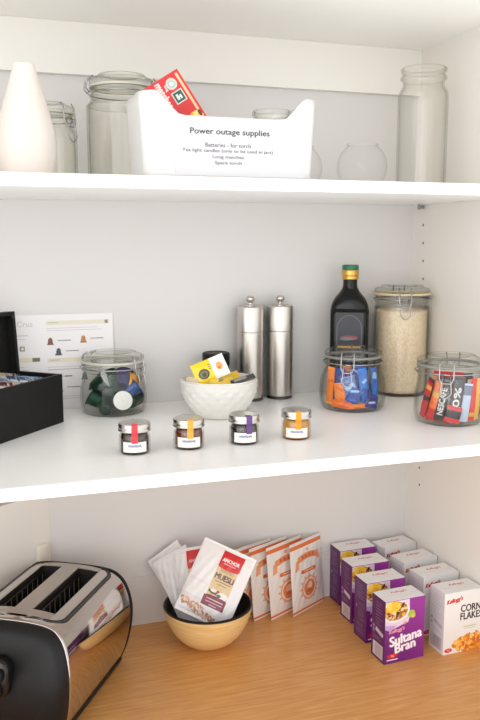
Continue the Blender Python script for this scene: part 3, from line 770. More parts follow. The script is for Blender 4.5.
BIN = (-.4620, -.2480)
def bin_():
    t = thing('storage_bin', 'white plastic bin with scooped front labelled for power outage supplies', 'storage bin', (*BIN, S1))
    W, D, R, th = .2400, .1240, .022, .0025
    def ring(inset, n=10):
        P = []; hx, hy, r = W / 2 - inset, D / 2 - inset, R - inset
        segs = [((hx - r, hy - r), 0), ((-hx + r, hy - r), PI / 2), ((-hx + r, -hy + r), PI), ((hx - r, -hy + r), 1.5 * PI)]
        for i, ((cx, cy), a0) in enumerate(segs):
            for k in range(n + 1):
                a = a0 + PI / 2 * k / n; P.append((cx + r * math.cos(a), cy + r * math.sin(a)))
            nx = segs[(i + 1) % 4]; a1 = nx[1]; q0 = P[-1]; q1 = (nx[0][0] + r * math.cos(a1), nx[0][1] + r * math.sin(a1))
            for k in range(1, 24): P.append((q0[0] + (q1[0] - q0[0]) * k / 24, q0[1] + (q1[1] - q0[1]) * k / 24))
        return P
    def top(x):
        s = min(1, max(0, (abs(x) / (W / 2) - .57) / .29)); s = s * s * (3 - 2 * s)
        return .0805 + s * .0300
    O, I = ring(0), ring(th); n = len(O); V = []; F = []
    NZ = 10
    for P, z0 in ((O, 0), (I, th)):
        for k in range(NZ + 1):
            f = k / NZ
            for x, y in P:
                z = z0 + (top(x) - z0) * f; V.append((x * (1 + .05 * z / .11), y, z))
    for s_ in (0, 1):
        b0 = s_ * (NZ + 1) * n
        for k in range(NZ):
            for i in range(n):
                j = (i + 1) % n; q = (b0 + k * n + i, b0 + k * n + j, b0 + (k + 1) * n + j, b0 + (k + 1) * n + i); F.append(q if not s_ else q[::-1])
    a0, b0 = NZ * n, (2 * NZ + 1) * n
    for i in range(n):
        j = (i + 1) % n; F.append((a0 + i, a0 + j, b0 + j, b0 + i))
    F.append(tuple(range(n - 1, -1, -1))); F.append(tuple((NZ + 1) * n + i for i in range(n)))
    MB().add(V, F).build('bin_body', 'plastic', t)
    w, h = .186, .070
    cv = Canvas(w, h, 380, (208, 207, 209)); K = (96, 92, 98)
    cv.text('Power outage supplies', .077, .0570, .0098, (60, 56, 62), width=.112, bold=.00035)
    for s_, y, ww in [('Batteries - for torch', .0405, .064), ('Tea light candles (only to be used in jars)', .0325, .128), ('Long matches', .0245, .044), ('Spare torch', .0168, .038)]:
        cv.text(s_, .074, y, .0054, K, width=ww, bold=.0002)
    V, F, c = cv.grid(lambda X, Y: (X - w / 2 + .011, -D / 2 - .0008 + 0 * X, Y + .003))
    MB().add(V, F, 0, c).build('paper_label', 'paper', t)
bin_()

# matches
def matches():
    w, h, d = .0560, .132, .020
    cv = Canvas(w, h, 110, (214, 34, 38)); W_ = (240, 226, 220)
    cv.text('long', .0275, h - .0150, .0048, W_, rot=270, bold=.0002).text('matches', .0200, h - .0220, .0098, W_, width=.036, rot=270, bold=.0006)
    cv.text('extra long', .0115, h - .0240, .0046, (244, 190, 60), width=.034, rot=270, bold=.0002)
    cv.ell(.0375, h - .0135, .0080, .0080, (206, 206, 200)).ell(.0375, h - .0135, .0060, .0060, (170, 196, 186)).ell(.0375, h - .0135, .0028, .0028, (224, 226, 220))
    cv.rect(.0290, h - .0415, .0460, h - .0245, (206, 216, 208)).rect(.0304, h - .0401, .0446, h - .0259, (30, 84, 66)).rect(.0335, h - .037, .0375, h - .029, (226, 232, 226)).rect(.0390, h - .037, .0415, h - .031, (226, 232, 226)).rect(.0335, h - .0345, .0415, h - .0325, (226, 232, 226))
    cv.rect(.0490, h - .066, .0525, h - .004, (240, 196, 150)).ell(.043, h - .070, .011, .010, (244, 180, 60)).ell(.046, h - .068, .007, .007, (252, 226, 130)).ell(.0507, h - .066, .0028, .0050, (130, 30, 24))
    mb = MB(); V, F, c = cv.grid(lambda X, Y: (X, 0 * X, Y)); mb.add(V, F, 0, c, False)
    V, F = box(0, w, .0003, d, 0, h); mb.add(V, F, 0, lin((200, 28, 32)), False)
    x = Vector((.84, 0, .5416)); z = Vector((-.5416, .10, .84))
    o = mb.build('match_box', 'card', mat4=up(x, z, (-.4990, -.2555, S1 + .0120)))
    tag(o, 'red long match box tilted up out of the white bin', 'match box')
matches()

def bin_jar():
    x, y = -.3800, -.236
    t = thing('glass_jar', 'clear glass jar standing inside the white bin', 'jar', (x, y, S1 + .0027))
    pr = smooth_prof([(.024, 0), (.029, .002), (.0295, .010), (.0295, .068), (.0275, .076), (.0255, .081)], 4) + [(.0275, .084), (.0282, .087), (.0262, .089), (.0262, .093), (.0282, .0945), (.0282, .099), (.027, .1005)]
    jar_body(pr, .0022, M['glass_green'], t)
bin_jar()

def globe(label, x, y, r, mat):
    t = thing('glass_globe', label, 'glass globe', (x, y, S1), 0, 'faint glass globes')
    a0, a1 = -math.asin(.86), math.asin(.80)
    outer = [(r * math.cos(a), r * math.sin(a) + r * .86) for a in np.linspace(a0, a1, 30)]
    rm = outer[-1]
    P = [(0, 0.0)] + outer + [(rm[0] + .001, rm[1] + .002)]
    inn = [(q - .0015 if q > .002 else q, z) for q, z in outer][::-1]
    MB().add(*lathe(P, 64)).build('globe_body', mat, t)
    MB().add(*lathe([(rm[0] + .001, rm[1] + .002), (rm[0] + .0018, rm[1] + .003), (rm[0] + .0008, rm[1] + .0042), (rm[0] - .0006, rm[1] + .003), (rm[0] - .0004, rm[1])], 48)).build('rim', mat, t)
globe('small clear glass globe between the white bin and the tall open jar', -.1960, -.165, .0405, 'glass_faint')
globe('small clear glass globe half behind the end of the white bin', -.2930, -.130, .0385, 'glass_faint')

def tall_jar():
    x, y = -.0690, -.135
    t = thing('glass_jar', 'tall open clear glass jar in the corner of the upper shelf', 'jar', (x, y, S1))
    pr = smooth_prof([(.036, 0), (.0405, .002), (.0418, .008), (.0418, .10), (.0418, .152), (.0405, .162), (.0365, .1695), (.0348, .173)], 5)
    pr += [(.0345, .176), (.0345, .181), (.0362, .183), (.0385, .1845), (.0388, .187), (.0372, .189), (.0358, .1915), (.0358, .195), (.0382, .197), (.0388, .200), (.0376, .2020), (.0358, .2028)]
    jar_body(pr, .0026, M['glass'], t)
tall_jar()

# ---------------------------------------------------------------- worktop: toaster
def boolean(o, cutters):
    for c in cutters:
        md = o.modifiers.new('cut', 'BOOLEAN'); md.operation = 'DIFFERENCE'; md.object = c; md.solver = 'EXACT'
    dg = bpy.context.evaluated_depsgraph_get(); dg.update()
    me = bpy.data.meshes.new_from_object(o.evaluated_get(dg)); o.modifiers.clear(); o.data = me
    for c in cutters: bpy.data.objects.remove(c)
    return me

def toaster():
    O = Vector((-.6865, -.2663, 0)); u = Vector((.533, .846, 0)).normalized(); r = Vector((u.y, -u.x, 0))
    c = O - r * .082 + u * .055
    m4 = Matrix(((r.x, u.x, 0, c.x), (r.y, u.y, 0, c.y), (0, 0, 1, 0), (0, 0, 0, 1)))
    t = thing('toaster', 'two-slot chrome toaster with black ends before the side panel', 'toaster', mat4=m4)
    half = smooth_prof([(.080, .012), (.0885, .035), (.0945, .065), (.0965, .095), (.0935, .120), (.0860, .143), (.0740, .1575), (.058, .1640), (.030, .1668), (0, .1672)], 5)
    prof = half + [(-a, z) for a, z in half[::-1][1:]]
    n = len(prof)
    def section(y, k, dz=0., bul=0.):
        return [(x * k, y + bul * max(0, 4 * (z / .17) * (1 - z / .17)) ** .8, .012 + (z - .012) * (1 - (1 - k) * .8) + dz) for x, z in prof]
    def loft(secs, cap0, cap1):
        V = [p for s_ in secs for p in s_]; F = []
        for i in range(len(secs) - 1):
            for k in range(n - 1): F.append((i * n + k, i * n + k + 1, (i + 1) * n + k + 1, (i + 1) * n + k)[::-1])
            F.append((i * n + n - 1, i * n, (i + 1) * n, (i + 1) * n + n - 1)[::-1])
        if cap0: F.append(tuple(range(n)))
        if cap1: F.append(tuple((len(secs) - 1) * n + k for k in range(n - 1, -1, -1)))
        return V, F
    Y0, Y1 = -.098, .104
    bf, bb = -.016, .016
    secs = [section(Y0, 1, 0, bf)] + [section(Y0 + (Y1 - Y0) * f, 1, 0, bf * (1 - f) ** 2 + bb * f ** 2) for f in (.04, .2, .4, .6, .8, .96)] + [section(Y1, 1, 0, bb)]
    VF = loft(secs, True, True)
    body = MB().add(*VF).build('chrome_body', ['chrome', 'slot_dark'], t)
    slots = []
    SL = [(.034, .018), (-.030, .018)]
    for sx, hw in SL:
        slots.append(MB().add(*box(sx - hw, sx + hw, -.062, .090, .045, .2), smooth=False).build('cutter', 'slot_dark', t))
    bpy.context.view_layer.update()
    for o in [body] + slots:
        bm = bmesh.new(); bm.from_mesh(o.data); bmesh.ops.recalc_face_normals(bm, faces=bm.faces[:]); bm.to_mesh(o.data); bm.free()
    me = boolean(body, slots)
    for p in me.polygons:
        ctr = p.center
        if any(abs(ctr.x - sx) <= hw + 1e-4 for sx, hw in SL) and -.0621 <= ctr.y <= .0901 and .044 < ctr.z < .1675 and (abs(p.normal.z) < .5 or ctr.z < .05): p.material_index = 1; p.use_smooth = False
    # top plate with the slots cut, framed by a black groove
    def rr(hx, y0, y1, rad, z, k=8):
        P = []
        for (cx, cy, a0) in [(hx - rad, y1 - rad, 0), (-hx + rad, y1 - rad, PI / 2), (-hx + rad, y0 + rad, PI), (hx - rad, y0 + rad, 1.5 * PI)]:
            for i in range(k + 1):
                a = a0 + PI / 2 * i / k; P.append((cx + rad * math.cos(a), cy + rad * math.sin(a), z))
        return P
    def drop(x, y): return .1672 - (abs(x) / .075) ** 2.6 * .0098
    def ringmesh(hx0, y00, y01, rd0, hx1, y10, y11, rd1, lift):
        a = rr(hx0, y00, y01, rd0, 0); b = rr(hx1, y10, y11, rd1, 0); V = []; F = []
        for P, l in ((a, lift), (b, lift), (a, -.006), (b, -.006)):
            V += [(x, y, drop(x, y) + l) for x, y, _ in P]
        k = len(a)
        for i in range(k):
            j = (i + 1) % k
            F += [(i, j, k + j, k + i), (2 * k + j, j, i, 2 * k + i)[::-1], (k + i, k + j, 3 * k + j, 3 * k + i)[::-1]]
        return V, F
    MB().add(*ringmesh(.0735, -.0860, .1080, .022, .0680, -.0805, .1025, .018, .0022)).build('slot_groove', 'black_gloss', t)
    # plate = grid with openings
    xs = sorted(set([-.0680, .0680] + [s_ for sx, hw in SL for s_ in (sx - hw, sx + hw)] + list(np.linspace(-.066, .066, 23))))
    ys = sorted(set([-.0805, .1025, -.062, .090] + list(np.linspace(-.078, .10, 15))))
    V = []; F = []; idx = {}
    def inside(x, y):
        hx, y0, y1, rd = .0682, -.0807, .1027, .018
        dx = max(0, abs(x) - (hx - rd)); dy = max(0, y - (y1 - rd), (y0 + rd) - y)
        return math.hypot(dx, dy) <= rd + .003
    def vid(i, j):
        if (i, j) not in idx: idx[(i, j)] = len(V); V.append((xs[i], ys[j], drop(xs[i], ys[j]) + .0016))
        return idx[(i, j)]
    for i in range(len(xs) - 1):
        for j in range(len(ys) - 1):
            x, y = (xs[i] + xs[i + 1]) / 2, (ys[j] + ys[j + 1]) / 2
            if any(abs(x - sx) < hw for sx, hw in SL) and -.062 < y < .090: continue
            if not inside(x, y): continue
            F.append((vid(i, j), vid(i + 1, j), vid(i + 1, j + 1), vid(i, j + 1)))
    MB().add(V, F).build('slot_plate', 'satin', t)
    for sx, hw in SL:     # guide wires inside each slot
        g = MB()
        for s_ in (-1, 1):
            for k in range(9):
                y = -.052 + k * .0165; g.add(*tube([(sx + s_ * hw * .72, y, .05), (sx + s_ * hw * .72, y, .158)], .0008, 5))
            g.add(*tube([(sx + s_ * hw * .72, -.058, .158), (sx + s_ * hw * .72, .086, .158)], .0010, 5))
        g.build('bread_guide', 'steel_dark', t)
    # ends
    fs = [section(Y0 + .0015, 1.006, 0, bf), section(Y0 - .004, 1.002, 0, bf), section(Y0 - .013, .975, 0, bf), section(Y0 - .020, .90, 0, bf * 1.05), section(Y0 - .0235, .70, .006, bf * 1.05), section(Y0 - .0245, .3, .03, bf * .9)]
    MB().add(*loft(fs[::-1], True, True)).build('front_end', 'black_plastic', t)
    bs = [section(Y1 - .0015, 1.006, 0, bb), section(Y1 + .004, 1.0, 0, bb), section(Y1 + .010, .955, 0, bb), section(Y1 + .013, .82, .0, bb)]
    MB().add(*loft(bs, True, True)).build('rear_end', 'black_plastic', t)
    ed = section(Y0 + .0004, 1.008, 0, bf)
    MB().add(*tube(ed, .0013, 6)).build('edge_strip', 'chrome', t)
    MB().add(*box(-.0815, .0815, Y0 - .004, Y1 + .006, .005, .0150, .003), smooth=False).build('base', 'black_plastic', t)
    for sx in (-1, 1):
        for sy in (Y0 + .012, Y1 - .010):
            f = MB().add(*lathe([(0, 0), (.009, 0), (.010, .002), (.010, .0070), (0, .0070)], 20)).build('foot', 'black_gloss', t); f.location = (sx * .058, sy, 0)
    # lever in its recess, knob under it
    yf = Y0 - .0245 - .017
    pl = MB(); P = [(.018 * math.cos(a) * (1 if math.sin(a) > 0 else 1), yf - .001, .088 + (.010 if math.sin(a) > 0 else -.010) + .018 * math.sin(a)) for a in np.linspace(0, 2 * PI, 40, endpoint=False)]
    V = P + [(x * .9, yf - .0035, .088 + (z - .088) * .95) for x, y, z in P] + [(x * 1.02, yf + .014, z) for x, y, z in P]; k = len(P)
    F = [(i, (i + 1) % k, k + (i + 1) % k, k + i) for i in range(k)] + [(2 * k + i, 2 * k + (i + 1) % k, (i + 1) % k, i) for i in range(k)] + [tuple(k + i for i in range(k))]
    ob = pl.add(V, F).build('lever_recess', 'black_gloss', t); ob.location = (.002, 0, .014)
    V, F = rbox((.030, .016, .018), .006, 3); ob = MB().add(V, F).build('lever', 'black_plastic', t); ob.location = (.002, yf - .010, .112)
    V, F = lathe([(0, 0), (.010, 0), (.010, .008), (.008, .010), (0, .010)], 28)
    ob = MB().add(*xf((V, F), Matrix.Rotation(PI / 2, 4, 'X'))).build('control_knob', 'black_gloss', t); ob.location = (.002, yf - .002, .087)
toaster()

# cream fitting on the angled panel
def plug():
    p = A - pd * .021 + pn * .0006
    m4 = Matrix(((pd.x, -pn.x, 0, p.x), (pd.y, -pn.y, 0, p.y), (0, 0, 1, .150), (0, 0, 0, 1)))
    V, F = rbox((.022, .012, .062), .0058, 4, (0, -.004, 0)); o = MB().add(V, F).build('wall_fitting', 'cream', mat4=m4)
    tag(o, 'small cream rounded fitting on the side panel behind the toaster', 'wall fitting')
plug()

# ---------------------------------------------------------------- worktop: wooden bowl and pouches
WB = (-.444, -.103)
def wooden_bowl():
    t = thing('bowl', 'pale bamboo bowl with dark inside holding muesli pouches', 'bowl', (*WB, 0))
    pr = smooth_prof([(.0300, 0), (.0330, .0008), (.0460, .009), (.0600, .024), (.0710, .045), (.0768, .066), (.0775, .0705)], 7)
    MB().add(*lathe([(0, 0)] + pr, 96)).build('bowl_shell', 'bamboo', t)
    inn = [(r - .004, z + .0035) for r, z in pr[3:-2]][::-1]
    MB().add(*lathe([(.0775, .0705), (.0765, .0718), (.0745, .0716), (.0733, .0700)] + inn + [(0, .006)], 96)).build('bowl_inside', 'bowl_dark', t)
wooden_bowl()

def pouch_frame(x, v, n, bl):
    x = Vector(x); v = Vector(v); y = -Vector(n)
    return Matrix(((x.x, y.x, v.x, bl[0]), (x.y, y.y, v.y, bl[1]), (x.z, y.z, v.z, bl[2]), (0, 0, 0, 1)))
PW = (233, 230, 230)
def muesli_cv(w, h):
    cv = Canvas(w, h, 170, PW)
    cv.lines(.004, w - .004, [h - .004, h - .006], .0006, (214, 210, 210))
    x0, x1 = w * .42, w * .80
    cv.rect(x0, h * .33, x1, h * .86, (216, 190, 144))
    cv.poly([(x0, h * .74), (x1 + .001, h * .74), (x1 + .002, h * .95), (x0, h * .95)], (206, 36, 40)).ell((x0 + x1) / 2, h * .74, (x1 - x0) / 2, h * .028, (206, 36, 40))
    cv.text('ANCHOR', (x0 + x1) / 2, h * .835, .0062, (244, 236, 232), width=(x1 - x0) * .82, bold=.0003).lines(x0 + .008, x1 - .008, [h * .785], .0012, (240, 200, 196))
    cv.text('TOASTED', (x0 + x1) / 2, h * .69, .0042, (110, 84, 60), width=(x1 - x0) * .66)
    cv.text('MUESLI', (x0 + x1) / 2, h * .61, .0098, (92, 58, 70), width=(x1 - x0) * .90, bold=.0006)
    cv.lines(x0 + .005, x1 - .004, [h * .545], .0014, (110, 70, 50)).lines(x0 + .010, x1 - .010, [h * .51], .0009, (150, 120, 90))
    cv.ell(x0 + .012, h * .40, .011, .004, (70, 50, 36)).ell(x0 + .010, h * .415, .006, .003, (236, 232, 226)).ell(x1 - .010, h * .385, .010, .006, (232, 230, 226)).ell(x1 - .016, h * .375, .004, .0025, (70, 96, 50)).ell(x0 + .018, h * .42, .003, .002, (190, 60, 40))
    cv.rect(x0 - .003, h * .20, x1 + .001, h * .335, (126, 22, 56)).ell((x0 + x1) / 2, h * .335, (x1 - x0) / 2, h * .02, (126, 22, 56))
    cv.lines(x0 + .003, x1 - .004, [h * .30, h * .262], .0015, (220, 180, 190)).lines(x0 + .011, x1 - .012, [h * .225], .0013, (220, 180, 190))
    cv.lines(.003, x0 - .004, [h * .47, h * .45], .0006, (206, 184, 180)).rect(.0, h * .18, x0 - .004, h * .26, (224, 216, 214))
    for sd, (cx, cy, rx, ry) in enumerate([(.016, h * .16, .013, .006), (.034, h * .12, .013, .007), (.056, h * .07, .015, .006)]):
        cv.speck(cx, cy, rx, ry, [(222, 182, 156), (206, 152, 126), (230, 204, 186), (186, 128, 104), (234, 214, 202)], 46, .0028, sd)
    return cv
def plain_cv(w, h, red):
    cv = Canvas(w, h, 90, (226, 222, 222))
    cv.lines(.003, w - .003, [h * .97, h * .945], .0007, (206, 202, 202)).lines(.003, w - .003, [h * .20, h * .17], .0008, (190, 176, 172))
    if red:
        x0, x1 = w * .26, w * .72
        cv.rect(x0, h * .35, x1, h * .86, (216, 190, 144)).rect(x0, h * .72, x1 + .001, h * .96, (200, 36, 42)).text('ANCHOR', (x0 + x1) / 2, h * .82, .0055, (244, 236, 232), width=(x1 - x0) * .8).text('MUESLI', (x0 + x1) / 2, h * .58, .008, (92, 58, 70), width=(x1 - x0) * .85)
    else:
        cv.rect(w * .1, h * .3, w * .9, h * .9, (222, 218, 219))
    return cv
MG = 'muesli pouches in the bamboo bowl'
pack('muesli_pouch', 'white muesli pouch with full printed panel, foremost in the bamboo bowl', 'muesli pouch', MG, muesli_cv(.0985, .1300), (224, 220, 220), .013,
     pouch_frame((.7943, -.4986, -.3471), (.4991, .2099, .8407), (-.3463, -.841, .4156), (-.5040, -.1018, .0720)), seal=.04, wrinkle=.0005, seed=3)
def ortho(x, v, bl):
    x = Vector(x).normalized(); v = Vector(v); v = (v - x * v.dot(x)).normalized(); y = v.cross(x)
    return Matrix(((x.x, y.x, v.x, bl[0]), (x.y, y.y, v.y, bl[1]), (x.z, y.z, v.z, bl[2]), (0, 0, 0, 1)))
pack('muesli_pouch', 'white pouch with half-hidden red printed panel behind the foremost muesli pouch', 'muesli pouch', MG, plain_cv(.080, .130, True), (222, 218, 218), .005,
     ortho((.862, -.4506, .233), (.0064, .4678, .8836), (-.4880, -.1010, .0350)), seal=.04, wrinkle=.0005, seed=4)
pack('muesli_pouch', 'plain white pouch back, third into the bamboo bowl', 'muesli pouch', MG, plain_cv(.068, .118, False), (214, 210, 210), .004,
     ortho((.817, -.269, .517), (-.284, .5935, .757), (-.4895, -.0933, .0346)), seal=.03, wrinkle=.0004, seed=5)
pack('muesli_pouch', 'plain white pouch back against the wall side of the bamboo bowl', 'muesli pouch', MG, plain_cv(.066, .112, False), (214, 210, 210), .004,
     ortho((.783, -.199, .606), (-.38, .625, .696), (-.4875, -.0805, .0455)), seal=.03, wrinkle=.0004, seed=6)

# orange and white sachets leaning on the wall
def orange_cv(w, h):
    cv = Canvas(w, h, 130, (238, 232, 227)); O_ = (226, 112, 48); P_ = (236, 168, 128)
    cv.rect(0, h * .905, w, h * .955, O_).rect(0, h * .022, w, h * .05, O_)
    # ribbon
    cv.poly([(w * .10, h * .60), (w * .22, h * .62), (w * .24, h * .76), (w * .13, h * .74)], P_).poly([(w * .78, h * .68), (w * .90, h * .66), (w * .86, h * .80), (w * .76, h * .78)], P_)
    pts = [(x, .70 + .035 * math.sin((x - .18) / .64 * PI)) for x in np.linspace(.18, .82, 16)]
    cv.poly([(w * a, h * b) for a, b in pts] + [(w * a, h * (b + .085)) for a, b in pts[::-1]], (232, 150, 104))
    for k in range(4): cv.rect(w * (.30 + .11 * k), h * .748, w * (.37 + .11 * k), h * .79, (216, 104, 56))
    cv.ell(w * .5, h * .86, w * .04, h * .025, P_)
    cv.rect(w * .30, h * .545, w * .70, h * .595, O_).ell(w * .30, h * .57, h * .025, h * .025, O_).ell(w * .70, h * .57, h * .025, h * .025, O_).lines(w * .36, w * .64, [h * .57], .0012, (246, 214, 190))
    # crest
    cv.ell(w * .5, h * .32, w * .24, h * .17, P_).ell(w * .5, h * .32, w * .20, h * .14, (240, 222, 208)).ell(w * .5, h * .32, w * .17, h * .115, (228, 132, 82)).ell(w * .5, h * .34, w * .09, h * .06, (240, 196, 166)).ell(w * .5, h * .28, w * .08, h * .03, (216, 110, 60))
    for a in range(0, 360, 30): cv.ell(w * .5 + w * .27 * math.cos(math.radians(a)), h * .33 + h * .17 * math.sin(math.radians(a)), w * .03, h * .014, P_, a)
    return cv
ocv = orange_cv(.100, .136)
SG = 'orange and white sachets leaning on the wall'
def flat(dx, dy, lean, b0, roll=0.):
    d = Vector((dx, dy, 0)).normalized(); back = Vector((-d.y, d.x, 0)); v = Vector((0, 0, math.cos(lean))) + back * math.sin(lean)
    if roll: d, v = d * math.cos(roll) - v * math.sin(roll), v * math.cos(roll) + d * math.sin(roll)
    y = v.cross(d)
    return Matrix(((d.x, y.x, v.x, b0[0]), (d.y, y.y, v.y, b0[1]), (d.z, y.z, v.z, b0[2]), (0, 0, 0, 1)))
ob = pack('paper_sachet', 'orange-printed white sachet standing next to the purple cereal boxes', 'sachet', SG, ocv, (234, 228, 224), .010, flat(.85, .53, .10, (-.2690, -.0690, .0020), .03), seal=.05, wrinkle=.0004, seed=11)
for lab, m4 in [
        ('orange-printed white sachet, second from the purple cereal boxes', flat(.89, .46, .11, (-.3110, -.0650, .0004))),
        ('orange-printed white sachet, third from the purple cereal boxes', flat(.90, .43, .10, (-.3430, -.0585, .0004))),
        ('orange-printed white sachet half hidden behind the foremost muesli pouch', flat(.92, .39, .09, (-.3790, -.0545, .0004)))]:
    c = ob.copy(); COL.objects.link(c); c.matrix_world = m4; c['label'] = lab

# ---------------------------------------------------------------- cereal boxes
BW_, BD, BH = .0765, .0420, .1095
def cereal(name, front, side, topc, right, labels, cat, group, spots):
    t = thing(name, labels[0], cat, (*spots[0][:2], 0), spots[0][2], group)
    def carton(sd):
        mb = MB()
        V, F, c = front.grid(lambda X, Y: (X, 0 * X, Y)); mb.add(V, F, 0, c, False)
        V, F, c = sd.grid(lambda X, Y: (0 * X, BD - X, Y)); mb.add(V, F, 0, c, False)
        q = lambda pts, c: mb.add(pts, [(0, 1, 2, 3)], 0, lin(c), False)
        q([(BW_, 0, 0), (BW_, BD, 0), (BW_, BD, BH), (BW_, 0, BH)], right)
        q([(BW_, BD, 0), (0, BD, 0), (0, BD, BH), (BW_, BD, BH)], right)
        q([(0, 0, 0), (0, BD, 0), (BW_, BD, 0), (BW_, 0, 0)], (236, 236, 234))
        q([(0, 0, BH), (BW_, 0, BH), (BW_, BD, BH), (0, BD, BH)], (232, 231, 231))
        return mb
    carton(side[0]).build('carton', 'card', t)
    V, F, c = topc.grid(lambda X, Y: (X * .985 + .0006, Y * .97 + .0005, BH + .0007 + 0 * X)); mb = MB().add(V, F, 0, c, False)
    mb.add(*box(.0006, BW_ - .0006, .0005, BD - .0008, BH + .0001, BH + .0005), 0, lin((226, 226, 226)), False)
    mb.build('top_flap', 'card', t)
    alt = carton(side[1]).build('carton', 'card'); altme = alt.data; bpy.data.objects.remove(alt)
    for i, (lab, s_) in enumerate(zip(labels[1:], spots[1:])):
        k = copy_tree(t, (*s_[:2], 0), s_[2], lab)
        if i % 2 == 0: k.children[0].data = altme if k.children[0].name.startswith('carton') else k.children[0].data
    return t
# raisin bran carton
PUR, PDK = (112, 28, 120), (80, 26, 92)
f = Canvas(BW_, BH, 190, PUR); w, h = BW_, BH
t_ = (f.X / w * .45 + f.Y / h * .75)[..., None]
f.a = lin((92, 22, 104)) * (1 - np.clip(t_, 0, 1)) + lin((150, 48, 150)) * np.clip(t_, 0, 1)      # print runs from violet to magenta
f.poly([(0, h * .56), (w * .10, h * .53), (w * .36, h * .58), (w * .44, h * .60), (w * .58, h * .62), (w * .62, h * .72), (w * .60, h), (0, h)], (226, 206, 228))
f.poly([(0, h * .56), (w * .12, h * .52), (w * .30, h * .60), (0, h * .62)], (190, 160, 210))
f.ell(w * .26, h * .82, w * .34, h * .17, (236, 230, 226)).ell(w * .26, h * .83, w * .30, h * .145, (206, 150, 84)).rect(0, h * .99, w, h, (150, 60, 150))
f.speck(w * .26, h * .83, w * .28, h * .13, [(196, 120, 60), (226, 176, 96), (110, 60, 40), (236, 206, 150), (150, 90, 50), (70, 36, 40)], 130, .0034, 5)
f.speck(w * .18, h * .89, w * .16, h * .07, [(246, 190, 50), (238, 170, 60), (250, 210, 90)], 34, .0048, 6)
f.ell(w * .66, h * .745, w * .09, h * .06, (170, 196, 60), 20).ell(w * .70, h * .71, w * .06, h * .035, (216, 190, 110))
f.rect(w * .46, h * .60, w * .54, h * .64, (216, 170, 140), 30)
f.text("Kellogg's", w * .30, h * .515, .0082, (226, 150, 176), width=.029, shear=.35, rot=8, bold=.0005)
f.text('Sultana', w * .53, h * .385, .0168, (244, 240, 244), width=.062, rot=9, bold=.0011, shear=.08)
f.text('Bran', w * .52, h * .245, .0155, (244, 240, 244), width=.039, rot=9, bold=.0011, shear=.08)
f.ell(w * .20, h * .115, w * .13, h * .036, (214, 34, 46)).text('40g', w * .20, h * .115, .0042, (250, 230, 226)).rect(w * .06, h * .045, w * .34, h * .065, (236, 220, 226))
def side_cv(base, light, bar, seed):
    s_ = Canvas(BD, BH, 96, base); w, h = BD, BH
    if bar:
        s_.rect(w * .12, h * .04, w * .86, h * .26, (206, 198, 204))
        for k in range(13): s_.rect(w * (.30 + .04 * k), h * .06, w * (.30 + .04 * k + (.012 if k % 3 else .024)), h * .24, (120, 104, 122))
        s_.rect(w * .30, h * .42, w * .86, h * .485, (200, 186, 204), -14).ell(w * .16, h * .50, w * .08, h * .030, light).ell(w * .16, h * .43, w * .07, h * .03, light)
        s_.lines(w * .12, w * .84, [h * q for q in (.32, .35)], .0009, light, .3, seed).lines(w * .3, w * .84, [h * q for q in np.arange(.56, .93, .05)], .0008, light, .5, seed)
    else:
        s_.rect(w * .28, h * .30, w * .86, h * .62, tuple(int(q * .88) for q in base)).lines(w * .30, w * .84, [h * q for q in np.arange(.32, .62, .035)], .0008, light, .2, seed)
        s_.ell(w * .18, h * .52, w * .06, h * .03, light).lines(w * .2, w * .86, [h * q for q in np.arange(.08, .27, .035)], .0008, light, .3, seed).lines(w * .2, w * .84, [h * q for q in np.arange(.68, .95, .045)], .0008, light, .4, seed)
    return s_
def top_cv(cin, seed):
    c = Canvas(BW_, BD, 110, (233, 232, 232)); w, h = BW_, BD
    c.text("Kellogg's", w * .55, h * .66, .0085, cin, width=.030, shear=.35, bold=.0004, mix=.9)
    c.lines(w * .05, w * .97, [h * .44], .0008, (196, 194, 196)).lines(w * .40, w * .9, [h * .30, h * .22], .0008, (214, 212, 212), .3, seed)
    return c
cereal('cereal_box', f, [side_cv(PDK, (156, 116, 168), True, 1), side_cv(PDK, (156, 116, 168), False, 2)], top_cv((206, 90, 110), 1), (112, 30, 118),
       ['purple raisin bran box, front one of its row with the whole name showing', 'purple raisin bran box, second in its row from the front', 'purple raisin bran box, third in its row from the front', 'purple raisin bran box against the back wall beside the sachets'],
       'cereal box', 'purple raisin bran boxes in a row', [(-.1885, -.2700, .055), (-.1845, -.1960, .05), (-.1760, -.1220, .05), (-.1650, -.0490, .04)])
# corn flakes carton
f = Canvas(BW_, BH, 190, (238, 237, 236)); w, h = BW_, BH
f.text("Kellogg's", w * .27, h * .865, .0095, (206, 44, 58), width=.031, shear=.35, rot=8, bold=.0007)
f.text('CORN', w * .70, h * .715, .0125, (40, 38, 40), width=.040, bold=.0006).text('FLAKES', w * .72, h * .585, .0125, (40, 38, 40), width=.044, bold=.0006)
f.lines(w * .52, w * .86, [h * .41], .0022, (196, 214, 170)).lines(w * .54, w * .84, [h * .375], .0012, (214, 206, 196))
for sd, (cx, cy, rx, ry) in enumerate([(w * .62, h * .12, w * .34, h * .11), (w * .78, h * .17, w * .26, h * .12), (w * .90, h * .10, w * .14, h * .10)]):
    f.speck(cx, cy, rx, ry, [(238, 160, 50), (226, 132, 40), (246, 190, 96), (214, 110, 34), (250, 206, 120)], 60, .0048, 20 + sd)
f.ell(w * .14, h * .06, w * .10, h * .035, (214, 34, 46)).text('30g', w * .14, h * .06, .0042, (250, 230, 226))
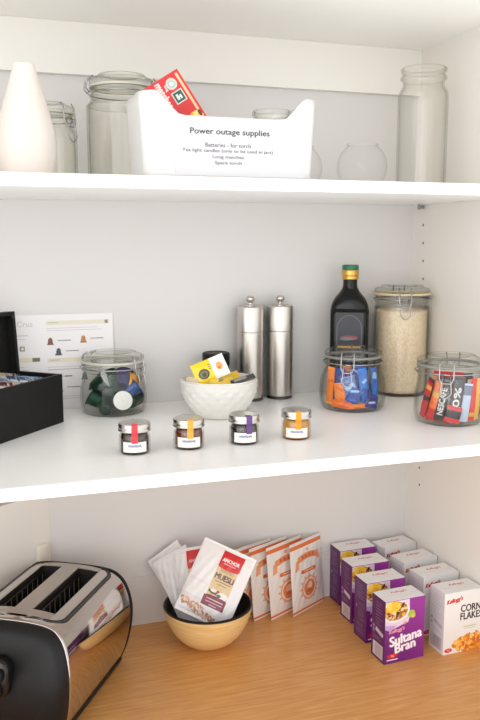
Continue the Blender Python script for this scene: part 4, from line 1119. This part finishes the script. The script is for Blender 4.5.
cereal('cereal_box', f, [side_cv((226, 224, 226), (184, 182, 190), True, 3), side_cv((226, 224, 226), (176, 174, 184), False, 4)], top_cv((196, 74, 96), 2), (232, 231, 230),
       ['white corn flakes box, front one of its row with the whole front showing', 'white corn flakes box, second in its row from the front', 'white corn flakes box, third in its row from the front', 'white corn flakes box in the corner against the back wall'],
       'cereal box', 'white corn flakes boxes in a row', [(-.0795, -.2740, .04), (-.0790, -.2060, .10), (-.0786, -.1370, .13), (-.0782, -.0640, .16)])

# ---------------------------------------------------------------- light: a daylit kitchen in front of the cupboard
wd = bpy.data.worlds.new('daylit_kitchen'); SC.world = wd; wd.use_nodes = True
nt = wd.node_tree; L = nt.links.new; N = nt.nodes.new
bg = nt.nodes['Background']
tc = N('ShaderNodeTexCoord'); sx = N('ShaderNodeSeparateXYZ'); L(tc.outputs['Generated'], sx.inputs[0])
rz = N('ShaderNodeMapRange'); rz.inputs['From Min'].default_value = -1; rz.inputs['From Max'].default_value = 1
L(sx.outputs['Z'], rz.inputs['Value'])
rp = N('ShaderNodeValToRGB'); L(rz.outputs[0], rp.inputs[0]); e = rp.color_ramp.elements      # bright room at eye level, dim ceiling
e[0].position = 0; e[0].color = (.80, .80, .80, 1); e[1].position = 1; e[1].color = (.22, .22, .22, 1)
for q, v in ((.30, .86), (.5, .9), (.70, .90), (.84, .62), (.93, .30)):
    k = e.new(q); k.color = (v, v, v, 1)
rx = N('ShaderNodeMapRange'); rx.interpolation_type = 'SMOOTHSTEP'; rx.inputs['From Min'].default_value = -.9; rx.inputs['From Max'].default_value = .8; rx.inputs['To Min'].default_value = 1.75; rx.inputs['To Max'].default_value = 1.25
L(sx.outputs['X'], rx.inputs['Value'])
mu = N('ShaderNodeMath'); mu.operation = 'MULTIPLY'; L(rp.outputs['Color'], mu.inputs[0]); L(rx.outputs[0], mu.inputs[1])
L(mu.outputs[0], bg.inputs['Strength']); bg.inputs['Color'].default_value = (1.0, 1.0, .99, 1)

def area(name, loc, target, size, sy, power, col):
    l = bpy.data.lights.new(name, 'AREA'); l.shape = 'RECTANGLE'; l.size = size; l.size_y = sy; l.energy = power; l.color = col
    o = bpy.data.objects.new(name, l); COL.objects.link(o); o.location = loc
    o.rotation_euler = (Vector(target) - Vector(loc)).to_track_quat('-Z', 'Y').to_euler()
area('window_daylight', (-2.0, -2.4, 1.1), (-.3, 0, .75), 1.5, 1.3, 6, (1, 1, .99))

vs = SC.view_settings
vs.view_transform = 'Standard'; vs.look = 'None'; vs.gamma = 1; vs.use_curve_mapping = False; vs.exposure = .46
SC.cycles.transparent_max_bounces = 40; SC.cycles.max_bounces = 14; SC.cycles.use_denoising = True
SC.cycles.caustics_reflective = False
